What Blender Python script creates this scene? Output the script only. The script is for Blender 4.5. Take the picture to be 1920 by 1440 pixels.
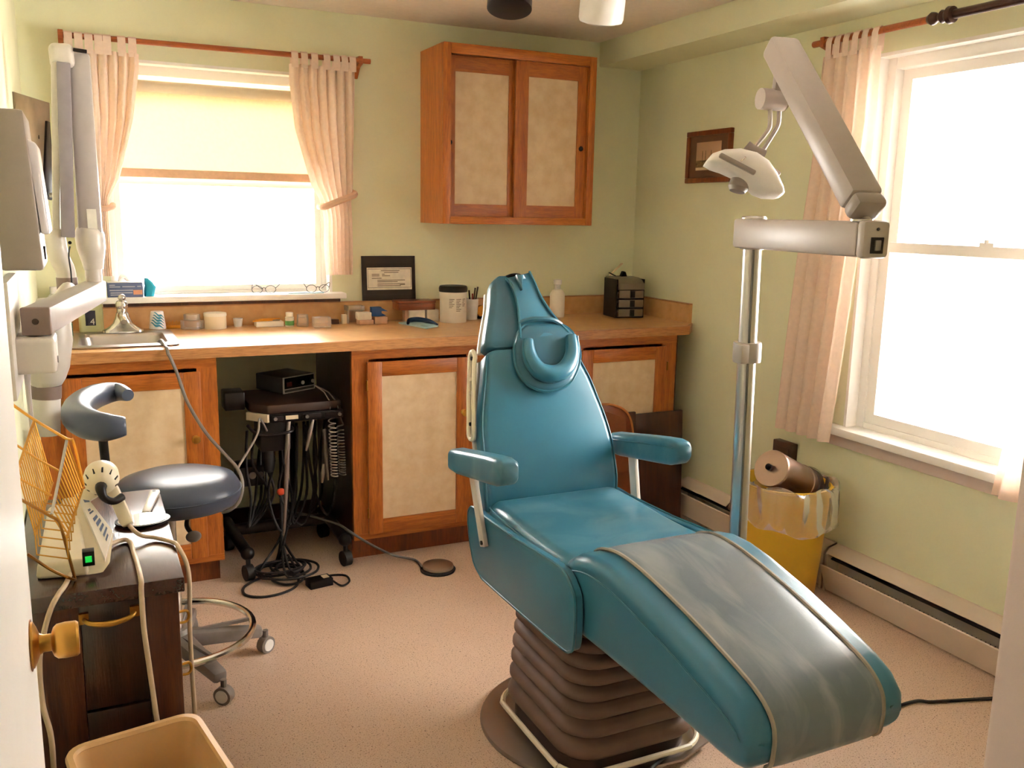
import bpy, bmesh, math, random
import numpy as np
from mathutils import Vector, Matrix
random.seed(7)
for o in list(bpy.data.objects): bpy.data.objects.remove(o)
SC = bpy.context.scene
COL = SC.collection
PI = math.pi

# ---------------------------------------------------------------- camera
F, YAW, PITCH, ROLL, CH = 1681.1, .44693, -.18755, -.0190, 1.395
def _rot(y, p, r):
    f = np.array([math.sin(y)*math.cos(p), math.cos(y)*math.cos(p), math.sin(p)])
    rt = np.array([math.cos(y), -math.sin(y), 0.]); dn = np.cross(f, rt)
    c, s = math.cos(r), math.sin(r)
    return np.array([c*rt+s*dn, -s*rt+c*dn, f])
CR = _rot(YAW, PITCH, ROLL); CC = np.array([0, 0, CH])
cd = bpy.data.cameras.new('camera'); cam = bpy.data.objects.new('camera', cd); COL.objects.link(cam)
cd.sensor_fit = 'HORIZONTAL'; cd.sensor_width = 36; cd.lens = F/1920*36; cd.clip_start = .05
mw = Matrix.Identity(4)
for i in range(3):
    mw[i][0] = CR[0][i]; mw[i][1] = -CR[1][i]; mw[i][2] = -CR[2][i]; mw[i][3] = CC[i]
cam.matrix_world = mw
SC.camera = cam

# ---------------------------------------------------------------- world and exposure
SC.view_settings.view_transform = 'Standard'; SC.view_settings.look = 'None'
SC.view_settings.gamma = 1; SC.view_settings.use_curve_mapping = False
SC.view_settings.exposure = 3.55
W = bpy.data.worlds.new('overcast_sky'); SC.world = W; W.use_nodes = True
bg = W.node_tree.nodes['Background']; bg.inputs[0].default_value = (1.0, .965, .91, 1); bg.inputs[1].default_value = 3.2

# ---------------------------------------------------------------- pixel to place
def ray(u, v): return CR.T @ np.array([(u-960)/F, (v-720)/F, 1.0])
def atz(u, v, z): d = ray(u, v); return CC+(z-CH)/d[2]*d
def aty(u, v, y): d = ray(u, v); return CC+y/d[1]*d
def atx(u, v, x): d = ray(u, v); return CC+x/d[0]*d
def atd(u, v, dep): return CC+ray(u, v)*dep
def V(p): return np.array(p, float)

# ---------------------------------------------------------------- materials
MATS = {}
def srgb(c):
    def f(x):
        x /= 255.
        return x/12.92 if x <= .04045 else ((x+.055)/1.055)**2.4
    return (f(c[0]), f(c[1]), f(c[2]), 1)
def newmat(name):
    m = bpy.data.materials.new(name); m.use_nodes = True; MATS[name] = m
    nt = m.node_tree; return m, nt, nt.nodes['Principled BSDF']
def N(nt, t, **k):
    n = nt.nodes.new(t)
    for a, b in k.items():
        if a.startswith('i_'): n.inputs[a[2:].replace('_', ' ')].default_value = b
        else: setattr(n, a, b)
    return n
def coords(nt, scale=(1, 1, 1), kind='Object'):
    tc = N(nt, 'ShaderNodeTexCoord'); mp = N(nt, 'ShaderNodeMapping')
    mp.inputs['Scale'].default_value = scale
    nt.links.new(tc.outputs[kind], mp.inputs[0]); return mp.outputs[0]
def ramp(nt, fac, stops):
    r = N(nt, 'ShaderNodeValToRGB'); el = r.color_ramp.elements
    while len(el) < len(stops): el.new(.5)
    for e, (p, c) in zip(el, stops): e.position = p; e.color = c if len(c) == 4 else (*c, 1)
    nt.links.new(fac, r.inputs[0]); return r.outputs[0]
def bump(nt, bs, h, strength=.2, dist=.01):
    b = N(nt, 'ShaderNodeBump'); b.inputs['Strength'].default_value = strength; b.inputs['Distance'].default_value = dist
    nt.links.new(h, b.inputs['Height']); nt.links.new(b.outputs[0], bs.inputs['Normal'])
def plain(name, c, rough=.5, metal=0, var=.08, scale=30, bmp=0, spec=.5, coat=0, c2=None):
    m, nt, bs = newmat(name); co = coords(nt)
    n = N(nt, 'ShaderNodeTexNoise'); n.inputs['Scale'].default_value = scale; n.inputs['Detail'].default_value = 4
    nt.links.new(co, n.inputs[0])
    a = srgb(c); b = srgb(c2) if c2 else tuple(x*(1-var*2) for x in a[:3])+(1,)
    nt.links.new(ramp(nt, n.outputs[0], [(.3, b), (.65, a)]), bs.inputs['Base Color'])
    bs.inputs['Roughness'].default_value = rough; bs.inputs['Metallic'].default_value = metal
    bs.inputs['Specular IOR Level'].default_value = spec
    bs.inputs['Coat Weight'].default_value = coat
    if bmp: bump(nt, bs, n.outputs[0], bmp)
    return m
def wood(name, c1, c2, axis='z', rough=.38, scale=1., coat=.15):
    m, nt, bs = newmat(name)
    sc = {'x': (1.3, 16, 16), 'y': (16, 1.3, 16), 'z': (16, 16, 1.3)}[axis]
    co = coords(nt, tuple(s*scale for s in sc))
    n = N(nt, 'ShaderNodeTexNoise'); n.inputs['Scale'].default_value = 2.2; n.inputs['Detail'].default_value = 7; n.inputs['Distortion'].default_value = 1.1
    nt.links.new(co, n.inputs[0])
    co2 = coords(nt, tuple(s*scale*6 for s in sc))
    n2 = N(nt, 'ShaderNodeTexNoise'); n2.inputs['Scale'].default_value = 3; n2.inputs['Detail'].default_value = 2
    nt.links.new(co2, n2.inputs[0])
    c = ramp(nt, n.outputs[0], [(.28, srgb(c2)), (.5, srgb([(a*.6+b*.4) for a, b in zip(c1, c2)])), (.7, srgb(c1))])
    mx = N(nt, 'ShaderNodeMix', data_type='RGBA', blend_type='MULTIPLY'); mx.inputs[0].default_value = .45
    nt.links.new(c, mx.inputs[6]); nt.links.new(ramp(nt, n2.outputs[0], [(.35, (.45, .4, .35)), (.55, (1, 1, 1))]), mx.inputs[7])
    nt.links.new(mx.outputs[2], bs.inputs['Base Color'])
    bs.inputs['Roughness'].default_value = rough; bs.inputs['Coat Weight'].default_value = coat; bs.inputs['Coat Roughness'].default_value = .25
    bump(nt, bs, n2.outputs[0], .08)
    return m
def metal(name, c, rough=.25, scale=40):
    m, nt, bs = newmat(name); co = coords(nt)
    bs.inputs['Roughness'].default_value = rough
    bs.inputs['Base Color'].default_value = srgb(c); bs.inputs['Metallic'].default_value = 1
    return m
def cloth(name, c, trans, c2=None, weave=900):
    m, nt, bs = newmat(name); out = nt.nodes['Material Output']; co = coords(nt)
    n = N(nt, 'ShaderNodeTexNoise'); n.inputs['Scale'].default_value = 60; n.inputs['Detail'].default_value = 3; nt.links.new(co, n.inputs[0])
    a = srgb(c); col = ramp(nt, n.outputs[0], [(.3, tuple(x*.9 for x in a[:3])), (.7, a)])
    nt.links.new(col, bs.inputs['Base Color']); bs.inputs['Roughness'].default_value = .9; bs.inputs['Specular IOR Level'].default_value = .1
    t = N(nt, 'ShaderNodeBsdfTranslucent'); t.inputs[0].default_value = srgb(c2 or c)
    mx = N(nt, 'ShaderNodeMixShader'); mx.inputs[0].default_value = trans
    nt.links.new(bs.outputs[0], mx.inputs[1]); nt.links.new(t.outputs[0], mx.inputs[2]); nt.links.new(mx.outputs[0], out.inputs[0])
    bump(nt, bs, n.outputs[0], .1)
    return m
def clear(name, tint=(1, 1, 1), rough=.03, refl=.12, body=0., bodyc=(230, 220, 200)):
    m, nt, bs = newmat(name); out = nt.nodes['Material Output']
    tr = N(nt, 'ShaderNodeBsdfTransparent'); tr.inputs[0].default_value = (*tint, 1)
    gl = N(nt, 'ShaderNodeBsdfGlossy'); gl.inputs['Roughness'].default_value = rough
    fr = N(nt, 'ShaderNodeFresnel'); fr.inputs[0].default_value = 1.45
    ad = N(nt, 'ShaderNodeMath', operation='ADD', use_clamp=True); ad.inputs[1].default_value = refl*.3; nt.links.new(fr.outputs[0], ad.inputs[0])
    mx = N(nt, 'ShaderNodeMixShader'); nt.links.new(ad.outputs[0], mx.inputs[0])
    nt.links.new(tr.outputs[0], mx.inputs[1]); nt.links.new(gl.outputs[0], mx.inputs[2])
    bs.inputs['Base Color'].default_value = srgb(bodyc); bs.inputs['Roughness'].default_value = .3
    m2 = N(nt, 'ShaderNodeMixShader'); m2.inputs[0].default_value = body
    nt.links.new(mx.outputs[0], m2.inputs[1]); nt.links.new(bs.outputs[0], m2.inputs[2]); nt.links.new(m2.outputs[0], out.inputs[0])
    return m
def emit(name, c, s):
    m, nt, bs = newmat(name); bs.inputs['Emission Color'].default_value = srgb(c); bs.inputs['Emission Strength'].default_value = s
    bs.inputs['Base Color'].default_value = srgb(c); return m

plain('wall_paint', (232, 231, 194), .7, var=.02, scale=6, bmp=.03)
plain('ceiling_paint', (236, 224, 208), .85, var=.03, scale=40, bmp=.08)
plain('white_paint', (248, 243, 236), .4, var=.02, scale=8)
plain('pink_white_paint', (222, 200, 188), .35, var=.04, scale=5)
wood('oak', (194, 110, 38), (156, 78, 20), 'z')
wood('oak_x', (194, 110, 38), (156, 78, 20), 'x')
wood('oak_light', (208, 122, 44), (178, 92, 26), 'z')
wood('oak_light_x', (208, 122, 44), (178, 92, 26), 'x')
wood('rod_wood', (186, 100, 44), (150, 72, 26), 'x')
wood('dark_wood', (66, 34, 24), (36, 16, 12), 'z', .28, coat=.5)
wood('dark_wood_top', (70, 40, 32), (56, 30, 23), 'y', .25, coat=.4)
wood('red_wood', (96, 50, 26), (60, 26, 14), 'z', .35)
wood('brown_board', (84, 44, 24), (54, 26, 14), 'z', .4, .5)
wood('frame_wood', (140, 72, 26), (100, 46, 14), 'z', .35)
plain('panel_laminate', (226, 198, 160), .55, scale=20, c2=(214, 180, 138))
plain('counter_laminate', (222, 172, 116), .28, scale=22, c2=(208, 154, 98), spec=.6)
wood('counter_edge', (204, 146, 92), (180, 120, 72), 'x', .35)
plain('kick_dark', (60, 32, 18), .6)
def floor_mat():
    m, nt, bs = newmat('floor_vinyl'); co = coords(nt)
    n = N(nt, 'ShaderNodeTexNoise'); n.inputs['Scale'].default_value = 2.5; n.inputs['Detail'].default_value = 3; nt.links.new(co, n.inputs[0])
    base = ramp(nt, n.outputs[0], [(.3, srgb((210, 178, 155))), (.7, srgb((218, 188, 165)))])
    cur = base
    for sc, lo, hi, c in ((260, .60, .66, (172, 134, 106)), (170, .67, .71, (112, 80, 58)), (320, .60, .66, (228, 202, 180))):
        k = N(nt, 'ShaderNodeTexNoise'); k.inputs['Scale'].default_value = sc; k.inputs['Detail'].default_value = 1; nt.links.new(co, k.inputs[0])
        f = ramp(nt, k.outputs[0], [(lo, (0, 0, 0)), (hi, (1, 1, 1))])
        mx = N(nt, 'ShaderNodeMix', data_type='RGBA'); nt.links.new(f, mx.inputs[0]); nt.links.new(cur, mx.inputs[6]); mx.inputs[7].default_value = srgb(c); cur = mx.outputs[2]
    nt.links.new(cur, bs.inputs['Base Color']); bs.inputs['Roughness'].default_value = .38
    bs.inputs['Specular IOR Level'].default_value = .4
    return m
floor_mat()
def leather(name, c, c2, rough=.3, wear_sheen=None, wscale=(3, 3, 3)):
    m, nt, bs = newmat(name); co = coords(nt)
    n = N(nt, 'ShaderNodeTexNoise'); n.inputs['Scale'].default_value = 5; n.inputs['Detail'].default_value = 4; nt.links.new(co, n.inputs[0])
    col = ramp(nt, n.outputs[0], [(.3, srgb(c2)), (.7, srgb(c))])
    if wear_sheen:
        co2 = coords(nt, wscale)
        k = N(nt, 'ShaderNodeTexNoise'); k.inputs['Scale'].default_value = 3; k.inputs['Detail'].default_value = 6; k.inputs['Distortion'].default_value = .8; nt.links.new(co2, k.inputs[0])
        mx = N(nt, 'ShaderNodeMix', data_type='RGBA'); nt.links.new(ramp(nt, k.outputs[0], [(.45, (0, 0, 0)), (.7, (1, 1, 1))]), mx.inputs[0])
        nt.links.new(col, mx.inputs[6]); mx.inputs[7].default_value = srgb(wear_sheen); col = mx.outputs[2]
    nt.links.new(col, bs.inputs['Base Color']); bs.inputs['Roughness'].default_value = rough
    g = N(nt, 'ShaderNodeTexNoise'); g.inputs['Scale'].default_value = 500; nt.links.new(co, g.inputs[0]); bump(nt, bs, g.outputs[0], .04)
    return m
leather('teal_vinyl', (58, 120, 144), (52, 108, 132), .28)
leather('teal_dark', (54, 104, 124), (46, 94, 112), .3)
leather('teal_worn', (60, 120, 142), (54, 110, 132), .28, wear_sheen=(92, 134, 150), wscale=(2, 3, 2))
leather('foot_cover', (116, 124, 130), (100, 112, 120), .22, wear_sheen=(138, 142, 144), wscale=(5, 1, 2))  # silvery grey patches paint the window's reflection into the colour, besides wear
leather('stool_vinyl', (84, 92, 110), (72, 80, 98), .34)
plain('piping_teal', (50, 112, 130), .35)
plain('piping_grey', (150, 140, 124), .5)
plain('bellows_rubber', (112, 86, 74), .55, var=.1, scale=12)
metal('steel', (188, 180, 174), .32); metal('chrome', (214, 208, 202), .2); metal('brushed', (178, 166, 156), .4)
metal('base_steel', (158, 148, 142), .36, 12)
metal('brass', (196, 146, 70), .34); metal('brass_dark', (150, 104, 48), .35); metal('wire_brass', (206, 150, 66), .32)
plain('enamel', (210, 200, 190), .32, var=.02)
plain('enamel_grey', (186, 176, 172), .3, var=.03)
plain('lamp_body', (176, 162, 152), .38, var=.02)
plain('lamp_white', (232, 224, 216), .3, var=.02)
plain('lamp_grey', (150, 136, 126), .45, var=.02)
plain('arm_grey', (150, 140, 146), .4, var=.05)
plain('arm_cap', (136, 116, 108), .5, var=.03)
plain('ivory', (228, 214, 188), .4, var=.02)
plain('cord_ivory', (206, 180, 150), .5)
plain('black_plastic', (22, 15, 13), .4, spec=.25); plain('black_rubber', (24, 18, 16), .6); plain('dark_brown', (62, 40, 28), .5)
plain('dark_metal', (48, 40, 38), .35, metal=.6)
plain('grey_plastic', (128, 118, 112), .45); plain('mid_grey', (96, 92, 90), .4)
plain('stool_grey', (140, 130, 124), .45)
plain('heater_enamel', (226, 206, 186), .4, var=.03, scale=10)
plain('heater_dark', (40, 26, 20), .7); plain('fin_dark', (52, 36, 28), .5, metal=.5)
plain('yellow_plastic', (232, 184, 46), .42, var=.05, scale=6)
plain('beige_plastic', (220, 176, 124), .42, var=.03, scale=10)
plain('glove_blue', (92, 104, 138), .5, var=.03); plain('text_pale', (176, 178, 190), .6); plain('label_orange', (222, 156, 120), .6)
plain('cyan_tissue', (30, 168, 196), .6); plain('teal_print', (44, 132, 156), .5); plain('cup_white', (238, 232, 228), .4)
plain('paper', (226, 206, 172), .7); plain('paper_white', (240, 228, 208), .7); plain('ink', (120, 100, 76), .7); plain('ink_dark', (60, 46, 36), .6)
plain('mat_dark', (38, 24, 17), .3, var=.02, spec=.3); plain('mat_brown', (110, 78, 56), .6); plain('photo_sky', (200, 160, 126), .5, var=.02); plain('photo_dark', (90, 66, 40), .5, scale=90, c2=(150, 124, 84))
plain('white_plastic', (240, 230, 214), .35, var=.02); plain('cream_plastic', (238, 220, 188), .4, var=.02)
plain('green_bottle', (206, 208, 160), .35, var=.03); plain('navy', (34, 30, 52), .4); plain('green_dark', (24, 74, 44), .4); plain('green_label', (96, 160, 88), .5)
plain('orange_yellow', (238, 158, 40), .5); plain('blue_deep', (22, 78, 130), .4); plain('mask_blue', (176, 208, 214), .7); plain('navy_blue', (24, 52, 84), .4)
plain('pink_tray', (206, 160, 128), .4); plain('red_thing', (150, 44, 44), .5); plain('orange_red', (220, 70, 30), .5)
wood('brown_box', (150, 78, 34), (110, 50, 18), 'x', .4)
plain('tan_leather', (126, 68, 32), .45); plain('stitch', (196, 120, 60), .5)
metal('canister_metal', (168, 140, 124), .38, 20)
plain('socket_brown', (70, 46, 32), .45)
plain('dull_metal', (150, 136, 112), .35, metal=.7, var=.1, scale=18)
plain('bronze', (66, 44, 34), .35, metal=.7)
plain('tape_white', (246, 240, 228), .6)
plain('green_light_body', (20, 60, 30), .4); emit('green_led', (20, 190, 70), .08)
plain('red_lens', (110, 50, 50), .3)
clear('window_glass', (1, 1, 1), .02); clear('jar_clear', (.985, .96, .94), .08, .3, .22, (250, 236, 222)); clear('mirror_cover', (1, 1, 1), .02)
clear('smoke_drawer', (.7, .64, .6), .12, .3, .45, (158, 138, 120)); clear('bag_film', (.95, .93, .9), .25, .3, .12, (244, 232, 214))
cloth('curtain', (246, 224, 208), .24, (255, 228, 206)); cloth('blind', (244, 222, 182), .075, (255, 236, 184)); cloth('blind_hem', (236, 196, 162), .02, (250, 190, 140))
cloth('curtain_sheer', (246, 222, 204), .3, (255, 226, 204)); cloth('tie_cloth', (238, 206, 180), .3)
metal('mirror_glass', (240, 240, 245), .02)

# ---------------------------------------------------------------- mesh builder
class MB:
    def __init__(s): s.v = []; s.f = []
    def add(s, v, f):
        k = len(s.v); s.v += [tuple(float(c) for c in p) for p in v]; s.f += [tuple(i+k for i in q) for q in f]; return s
    def _bm(s, bm):
        bm.verts.index_update(); s.add([v.co for v in bm.verts], [[v.index for v in f.verts] for f in bm.faces]); bm.free(); return s
    def poly(s, v, f, bev=0, seg=2, sel=None):
        bm = bmesh.new(); vs = [bm.verts.new(tuple(float(c) for c in p)) for p in v]
        for q in f:
            try: bm.faces.new([vs[i] for i in q])
            except ValueError: pass
        bmesh.ops.recalc_face_normals(bm, faces=bm.faces[:])
        if bev: bmesh.ops.bevel(bm, geom=bm.edges[:], offset=bev, segments=seg, affect='EDGES', profile=.5, clamp_overlap=True)
        return s._bm(bm)
    def hexa(s, p, bev=0, seg=2):  # 4 bottom (ccw) + 4 top
        return s.poly(p, [(3, 2, 1, 0), (4, 5, 6, 7), (0, 1, 5, 4), (1, 2, 6, 5), (2, 3, 7, 6), (3, 0, 4, 7)], bev, seg)
    def box(s, x0, x1, y0, y1, z0, z1, bev=0, seg=2):
        return s.hexa([(x0, y0, z0), (x1, y0, z0), (x1, y1, z0), (x0, y1, z0), (x0, y0, z1), (x1, y0, z1), (x1, y1, z1), (x0, y1, z1)], bev, seg)
    def beam(s, p, q, w, h, up=(0, 0, 1), bev=0, w1=None, h1=None, seg=2):
        p, q = V(p), V(q); d = (q-p)/np.linalg.norm(q-p); a = np.cross(d, V(up)); a /= np.linalg.norm(a); b = np.cross(a, d)
        w1 = w if w1 is None else w1; h1 = h if h1 is None else h1
        A = [p-a*w/2-b*h/2, p+a*w/2-b*h/2, p+a*w/2+b*h/2, p-a*w/2+b*h/2]
        B = [q-a*w1/2-b*h1/2, q+a*w1/2-b*h1/2, q+a*w1/2+b*h1/2, q-a*w1/2+b*h1/2]
        return s.hexa(A+B, bev, seg)
    def prism(s, pts, off, bev=0, seg=2):
        n = len(pts); pts = [V(p) for p in pts]; off = V(off)
        return s.poly(pts+[p+off for p in pts], [tuple(range(n))[::-1], tuple(range(n, 2*n))]+[(i, (i+1) % n, (i+1) % n+n, i+n) for i in range(n)], bev, seg)
    def loft(s, secs, cap=True, closed=False):
        n = len(secs[0]); m = len(secs); v = [p for q in secs for p in q]; f = []
        for i in range(m if closed else m-1):
            for j in range(n):
                a = i*n+j; b = i*n+(j+1) % n; c = ((i+1) % m)*n+(j+1) % n; d = ((i+1) % m)*n+j; f.append((a, b, c, d))
        if cap and not closed:
            f.append(tuple(range(n))[::-1]); f.append(tuple(range((m-1)*n, m*n)))
        return s.add(v, f)
    def sheet(s, rows):
        n = len(rows[0]); v = [p for q in rows for p in q]; f = []
        for i in range(len(rows)-1):
            for j in range(n-1): f.append((i*n+j, i*n+j+1, (i+1)*n+j+1, (i+1)*n+j))
        return s.add(v, f)
    def cyl(s, p, q, r, r1=None, n=20, cap=True):
        p, q = V(p), V(q); r1 = r if r1 is None else r1; d = (q-p)/np.linalg.norm(q-p); a, b = frame(d)
        return s.loft([[c+rr*(math.cos(t)*a+math.sin(t)*b) for t in np.linspace(0, 2*PI, n, endpoint=False)] for c, rr in ((p, r), (q, r1))], cap)
    def lathe(s, prof, o, axis=(0, 0, 1), n=28, cap=True, sx=1, sy=1):
        o = V(o); d = V(axis); d = d/np.linalg.norm(d); a, b = frame(d)
        return s.loft([[o+d*h+max(r, 1e-4)*(sx*math.cos(t)*a+sy*math.sin(t)*b) for t in np.linspace(0, 2*PI, n, endpoint=False)] for r, h in prof], cap)
    def tube(s, pts, r, n=8, smooth=6, closed=False, flat=None):
        pts = [V(p) for p in pts]; rs = r if hasattr(r, '__len__') else [r]*len(pts)
        if smooth: pts, rs = spline(pts, rs, smooth, closed)
        m = len(pts); secs = []; a = None
        for i in range(m):
            t = pts[(i+1) % m]-pts[i-1] if closed or 0 < i < m-1 else (pts[1]-pts[0] if i == 0 else pts[-1]-pts[-2])
            t = t/(np.linalg.norm(t)+1e-12)
            if a is None: a, b = frame(t)
            a = a-t*(a@t); a /= np.linalg.norm(a)+1e-12; b = np.cross(t, a)
            secs.append([pts[i]+rs[i]*(math.cos(q)*a+math.sin(q)*b) for q in np.linspace(0, 2*PI, n, endpoint=False)])
        return s.loft(secs, True, closed)
    def ball(s, c, r, n=18, m=12, sc=(1, 1, 1)):
        c = V(c); return s.loft([[c+V((max(math.sin(p), 1e-3)*math.cos(t)*r*sc[0], max(math.sin(p), 1e-3)*math.sin(t)*r*sc[1], -math.cos(p)*r*sc[2])) for t in np.linspace(0, 2*PI, n, endpoint=False)] for p in np.linspace(0, PI, m)])
def frame(d):
    a = np.cross(d, V((0, 0, 1)) if abs(d[2]) < .95 else V((1, 0, 0))); a /= np.linalg.norm(a); return a, np.cross(d, a)
def spline(pts, rs, k, closed=False):
    P, Rr = [], []; n = len(pts)
    for i in range(n if closed else n-1):
        g = lambda j: pts[j % n] if closed else pts[min(max(j, 0), n-1)]
        p0, p1, p2, p3 = g(i-1), g(i), g(i+1), g(i+2)
        for t in np.linspace(0, 1, k, endpoint=False):
            P.append(.5*((2*p1)+(p2-p0)*t+(2*p0-5*p1+4*p2-p3)*t*t+(3*p1-p0-3*p2+p3)*t**3)); Rr.append(rs[i]*(1-t)+rs[(i+1) % n]*t)
    if not closed: P.append(pts[-1]); Rr.append(rs[-1])
    return P, Rr
def rrect(hx, hy, r, n=6):
    """rounded rectangle outline in 2D"""
    o = []
    for cx, cy, a in ((hx-r, hy-r, 0), (-hx+r, hy-r, PI/2), (-hx+r, -hy+r, PI), (hx-r, -hy+r, 1.5*PI)):
        for t in np.linspace(0, PI/2, n): o.append((cx+r*math.cos(a+t), cy+r*math.sin(a+t)))
    return o

# ---------------------------------------------------------------- objects
LOC = {}
def _mk(name, mb, m, L, parent, smooth=35):
    me = bpy.data.meshes.new(name)
    me.from_pydata([(x-L[0], y-L[1], z-L[2]) for x, y, z in mb.v], [], mb.f)
    bm = bmesh.new(); bm.from_mesh(me); bmesh.ops.recalc_face_normals(bm, faces=bm.faces[:]) if not getattr(mb, 'open', False) else None; bm.to_mesh(me); bm.free()
    me.materials.append(MATS[m])
    if smooth: me.shade_smooth(); me.set_sharp_from_angle(angle=math.radians(smooth))
    o = bpy.data.objects.new(name, me); COL.objects.link(o)
    if parent is not None: o.parent = parent
    else: o.location = L
    LOC[o] = L
    return o
def thing(name, label, cat, loc, group=None):
    o = bpy.data.objects.new(name, None); o.empty_display_size = .1; COL.objects.link(o); o.location = [float(c) for c in loc]
    o['label'] = label; o['category'] = cat
    if group: o['group'] = group
    LOC[o] = [float(c) for c in loc]; return o
def part(parent, name, mb, m, label=None, smooth=35):
    o = _mk(name, mb, m, LOC[parent], parent, smooth)
    if label: o['label'] = label
    return o
def single(name, mb, m, label, cat, group=None, smooth=35):
    a = np.array(mb.v); L = [float((a[:, 0].min()+a[:, 0].max())/2), float((a[:, 1].min()+a[:, 1].max())/2), float(a[:, 2].min())]
    o = _mk(name, mb, m, L, None, smooth); o['label'] = label; o['category'] = cat
    if group: o['group'] = group
    return o
def struct(name, mb, m, label, cat=None, smooth=35):
    o = _mk(name, mb, m, [0, 0, 0], None, smooth); o['kind'] = 'structure'; o['label'] = label; o['category'] = cat or name.split('_')[0]
    return o
def box(*a, **k): return MB().box(*a, **k)
def cyl(*a, **k): return MB().cyl(*a, **k)
def tube(*a, **k): return MB().tube(*a, **k)
def text_mesh(body, origin, ux, uz, size, depth=.0006):
    """flat lettering as mesh: ux = reading direction, uz = up direction"""
    cu = bpy.data.curves.new('lettering', 'FONT'); cu.body = body; cu.size = size; cu.extrude = depth; cu.resolution_u = 2
    ob = bpy.data.objects.new('lettering', cu); COL.objects.link(ob); dg = bpy.context.evaluated_depsgraph_get()
    me = bpy.data.meshes.new_from_object(ob.evaluated_get(dg)); bpy.data.objects.remove(ob)
    ux, uz = V(ux), V(uz); ux /= np.linalg.norm(ux); uz /= np.linalg.norm(uz); n = np.cross(ux, uz)
    mb = MB(); mb.add([V(origin)+ux*v.co.x+uz*v.co.y+n*v.co.z for v in me.vertices], [list(p.vertices) for p in me.polygons]); bpy.data.meshes.remove(me); return mb

# ================================================================ THE ROOM
XL, XR, YB, YF, ZC = -.163, 2.553, 3.92, .42, 2.21
TH = .14
struct('floor', box(-.8, XR+.14, -1.5, YB+.14, -.08, 0), 'floor_vinyl', 'beige speckled sheet vinyl floor', 'floor')
struct('ceiling', box(XL-.14, XR+.14, YF-.1, YB+.14, ZC, ZC+.08), 'ceiling_paint', 'off white textured ceiling', 'ceiling')
def wall_open(u0, u1, z0, z1, a0, a1, b0, b1, fn):
    mb = MB()
    for p in ((u0, a0, z0, z1), (a1, u1, z0, z1), (a0, a1, z0, b0), (a0, a1, b1, z1)):
        if p[1]-p[0] > 1e-4 and p[3]-p[2] > 1e-4: fn(mb, *p)
    return mb
BW = (.10, .99, 1.04, 1.955)   # back window opening x0 x1 z0 z1
RW = (1.50, 2.43, .63, 1.965)   # right window opening y0 y1 z0 z1
struct('wall_back', wall_open(XL, XR, 0, ZC, BW[0], BW[1], BW[2], BW[3], lambda m, a, b, c, d: m.box(a, b, YB, YB+TH, c, d)), 'wall_paint', 'pale green painted wall behind the counter', 'wall')
struct('wall_right', wall_open(YF-.1, YB+TH, 0, ZC, RW[0], RW[1], RW[2], RW[3], lambda m, a, b, c, d: m.box(XR, XR+TH, a, b, c, d)), 'wall_paint', 'pale green painted wall above the heater', 'wall')
struct('wall_left', box(XL-.14, XL, YF-.1, YB+TH, 0, ZC), 'wall_paint', 'pale green painted wall beside the sink', 'wall')
mb = MB(); mb.box(.84, XR, YF-.1, YF, 0, ZC); mb.box(XL, .84, YF-.1, YF, 2.06, ZC)
struct('wall_front', mb, 'wall_paint', 'pale green painted wall around the doorway', 'wall')
struct('trim_1', box(2.312, XR, YF, YB, 2.10, ZC), 'wall_paint', 'pale green boxed soffit along the ceiling', 'soffit')
mb = MB(); mb.box(.704, .84, .33, .475, 0, 2.06, bev=.006); mb.box(.77, .86, .475, .49, 0, 2.1, bev=.004)
struct('trim_2', mb, 'pink_white_paint', 'white painted door jamb', 'door frame')

# the hall the camera stands in
struct('wall_hall_left', box(-.75, -.65, -1.4, YF-.1, 0, 2.3), 'wall_paint', 'painted hall wall outside the doorway', 'wall')
struct('wall_hall_right', box(1.35, 1.45, -1.4, YF-.1, 0, 2.3), 'wall_paint', 'painted hall wall on the hinge-free side', 'wall')
struct('wall_hall_back', box(-.75, 1.45, -1.5, -1.4, 0, 2.3), 'wall_paint', 'painted hall wall facing the doorway', 'wall')
struct('ceiling_hall', box(-.75, 1.45, -1.5, YF-.1, 2.21, 2.3), 'ceiling_paint', 'off white hall ceiling', 'ceiling')
struct('wall_front_left', box(-.75, XL+.0, YF-.1, YF, 0, 2.21), 'wall_paint', 'painted wall left of the doorway', 'wall')

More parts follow.
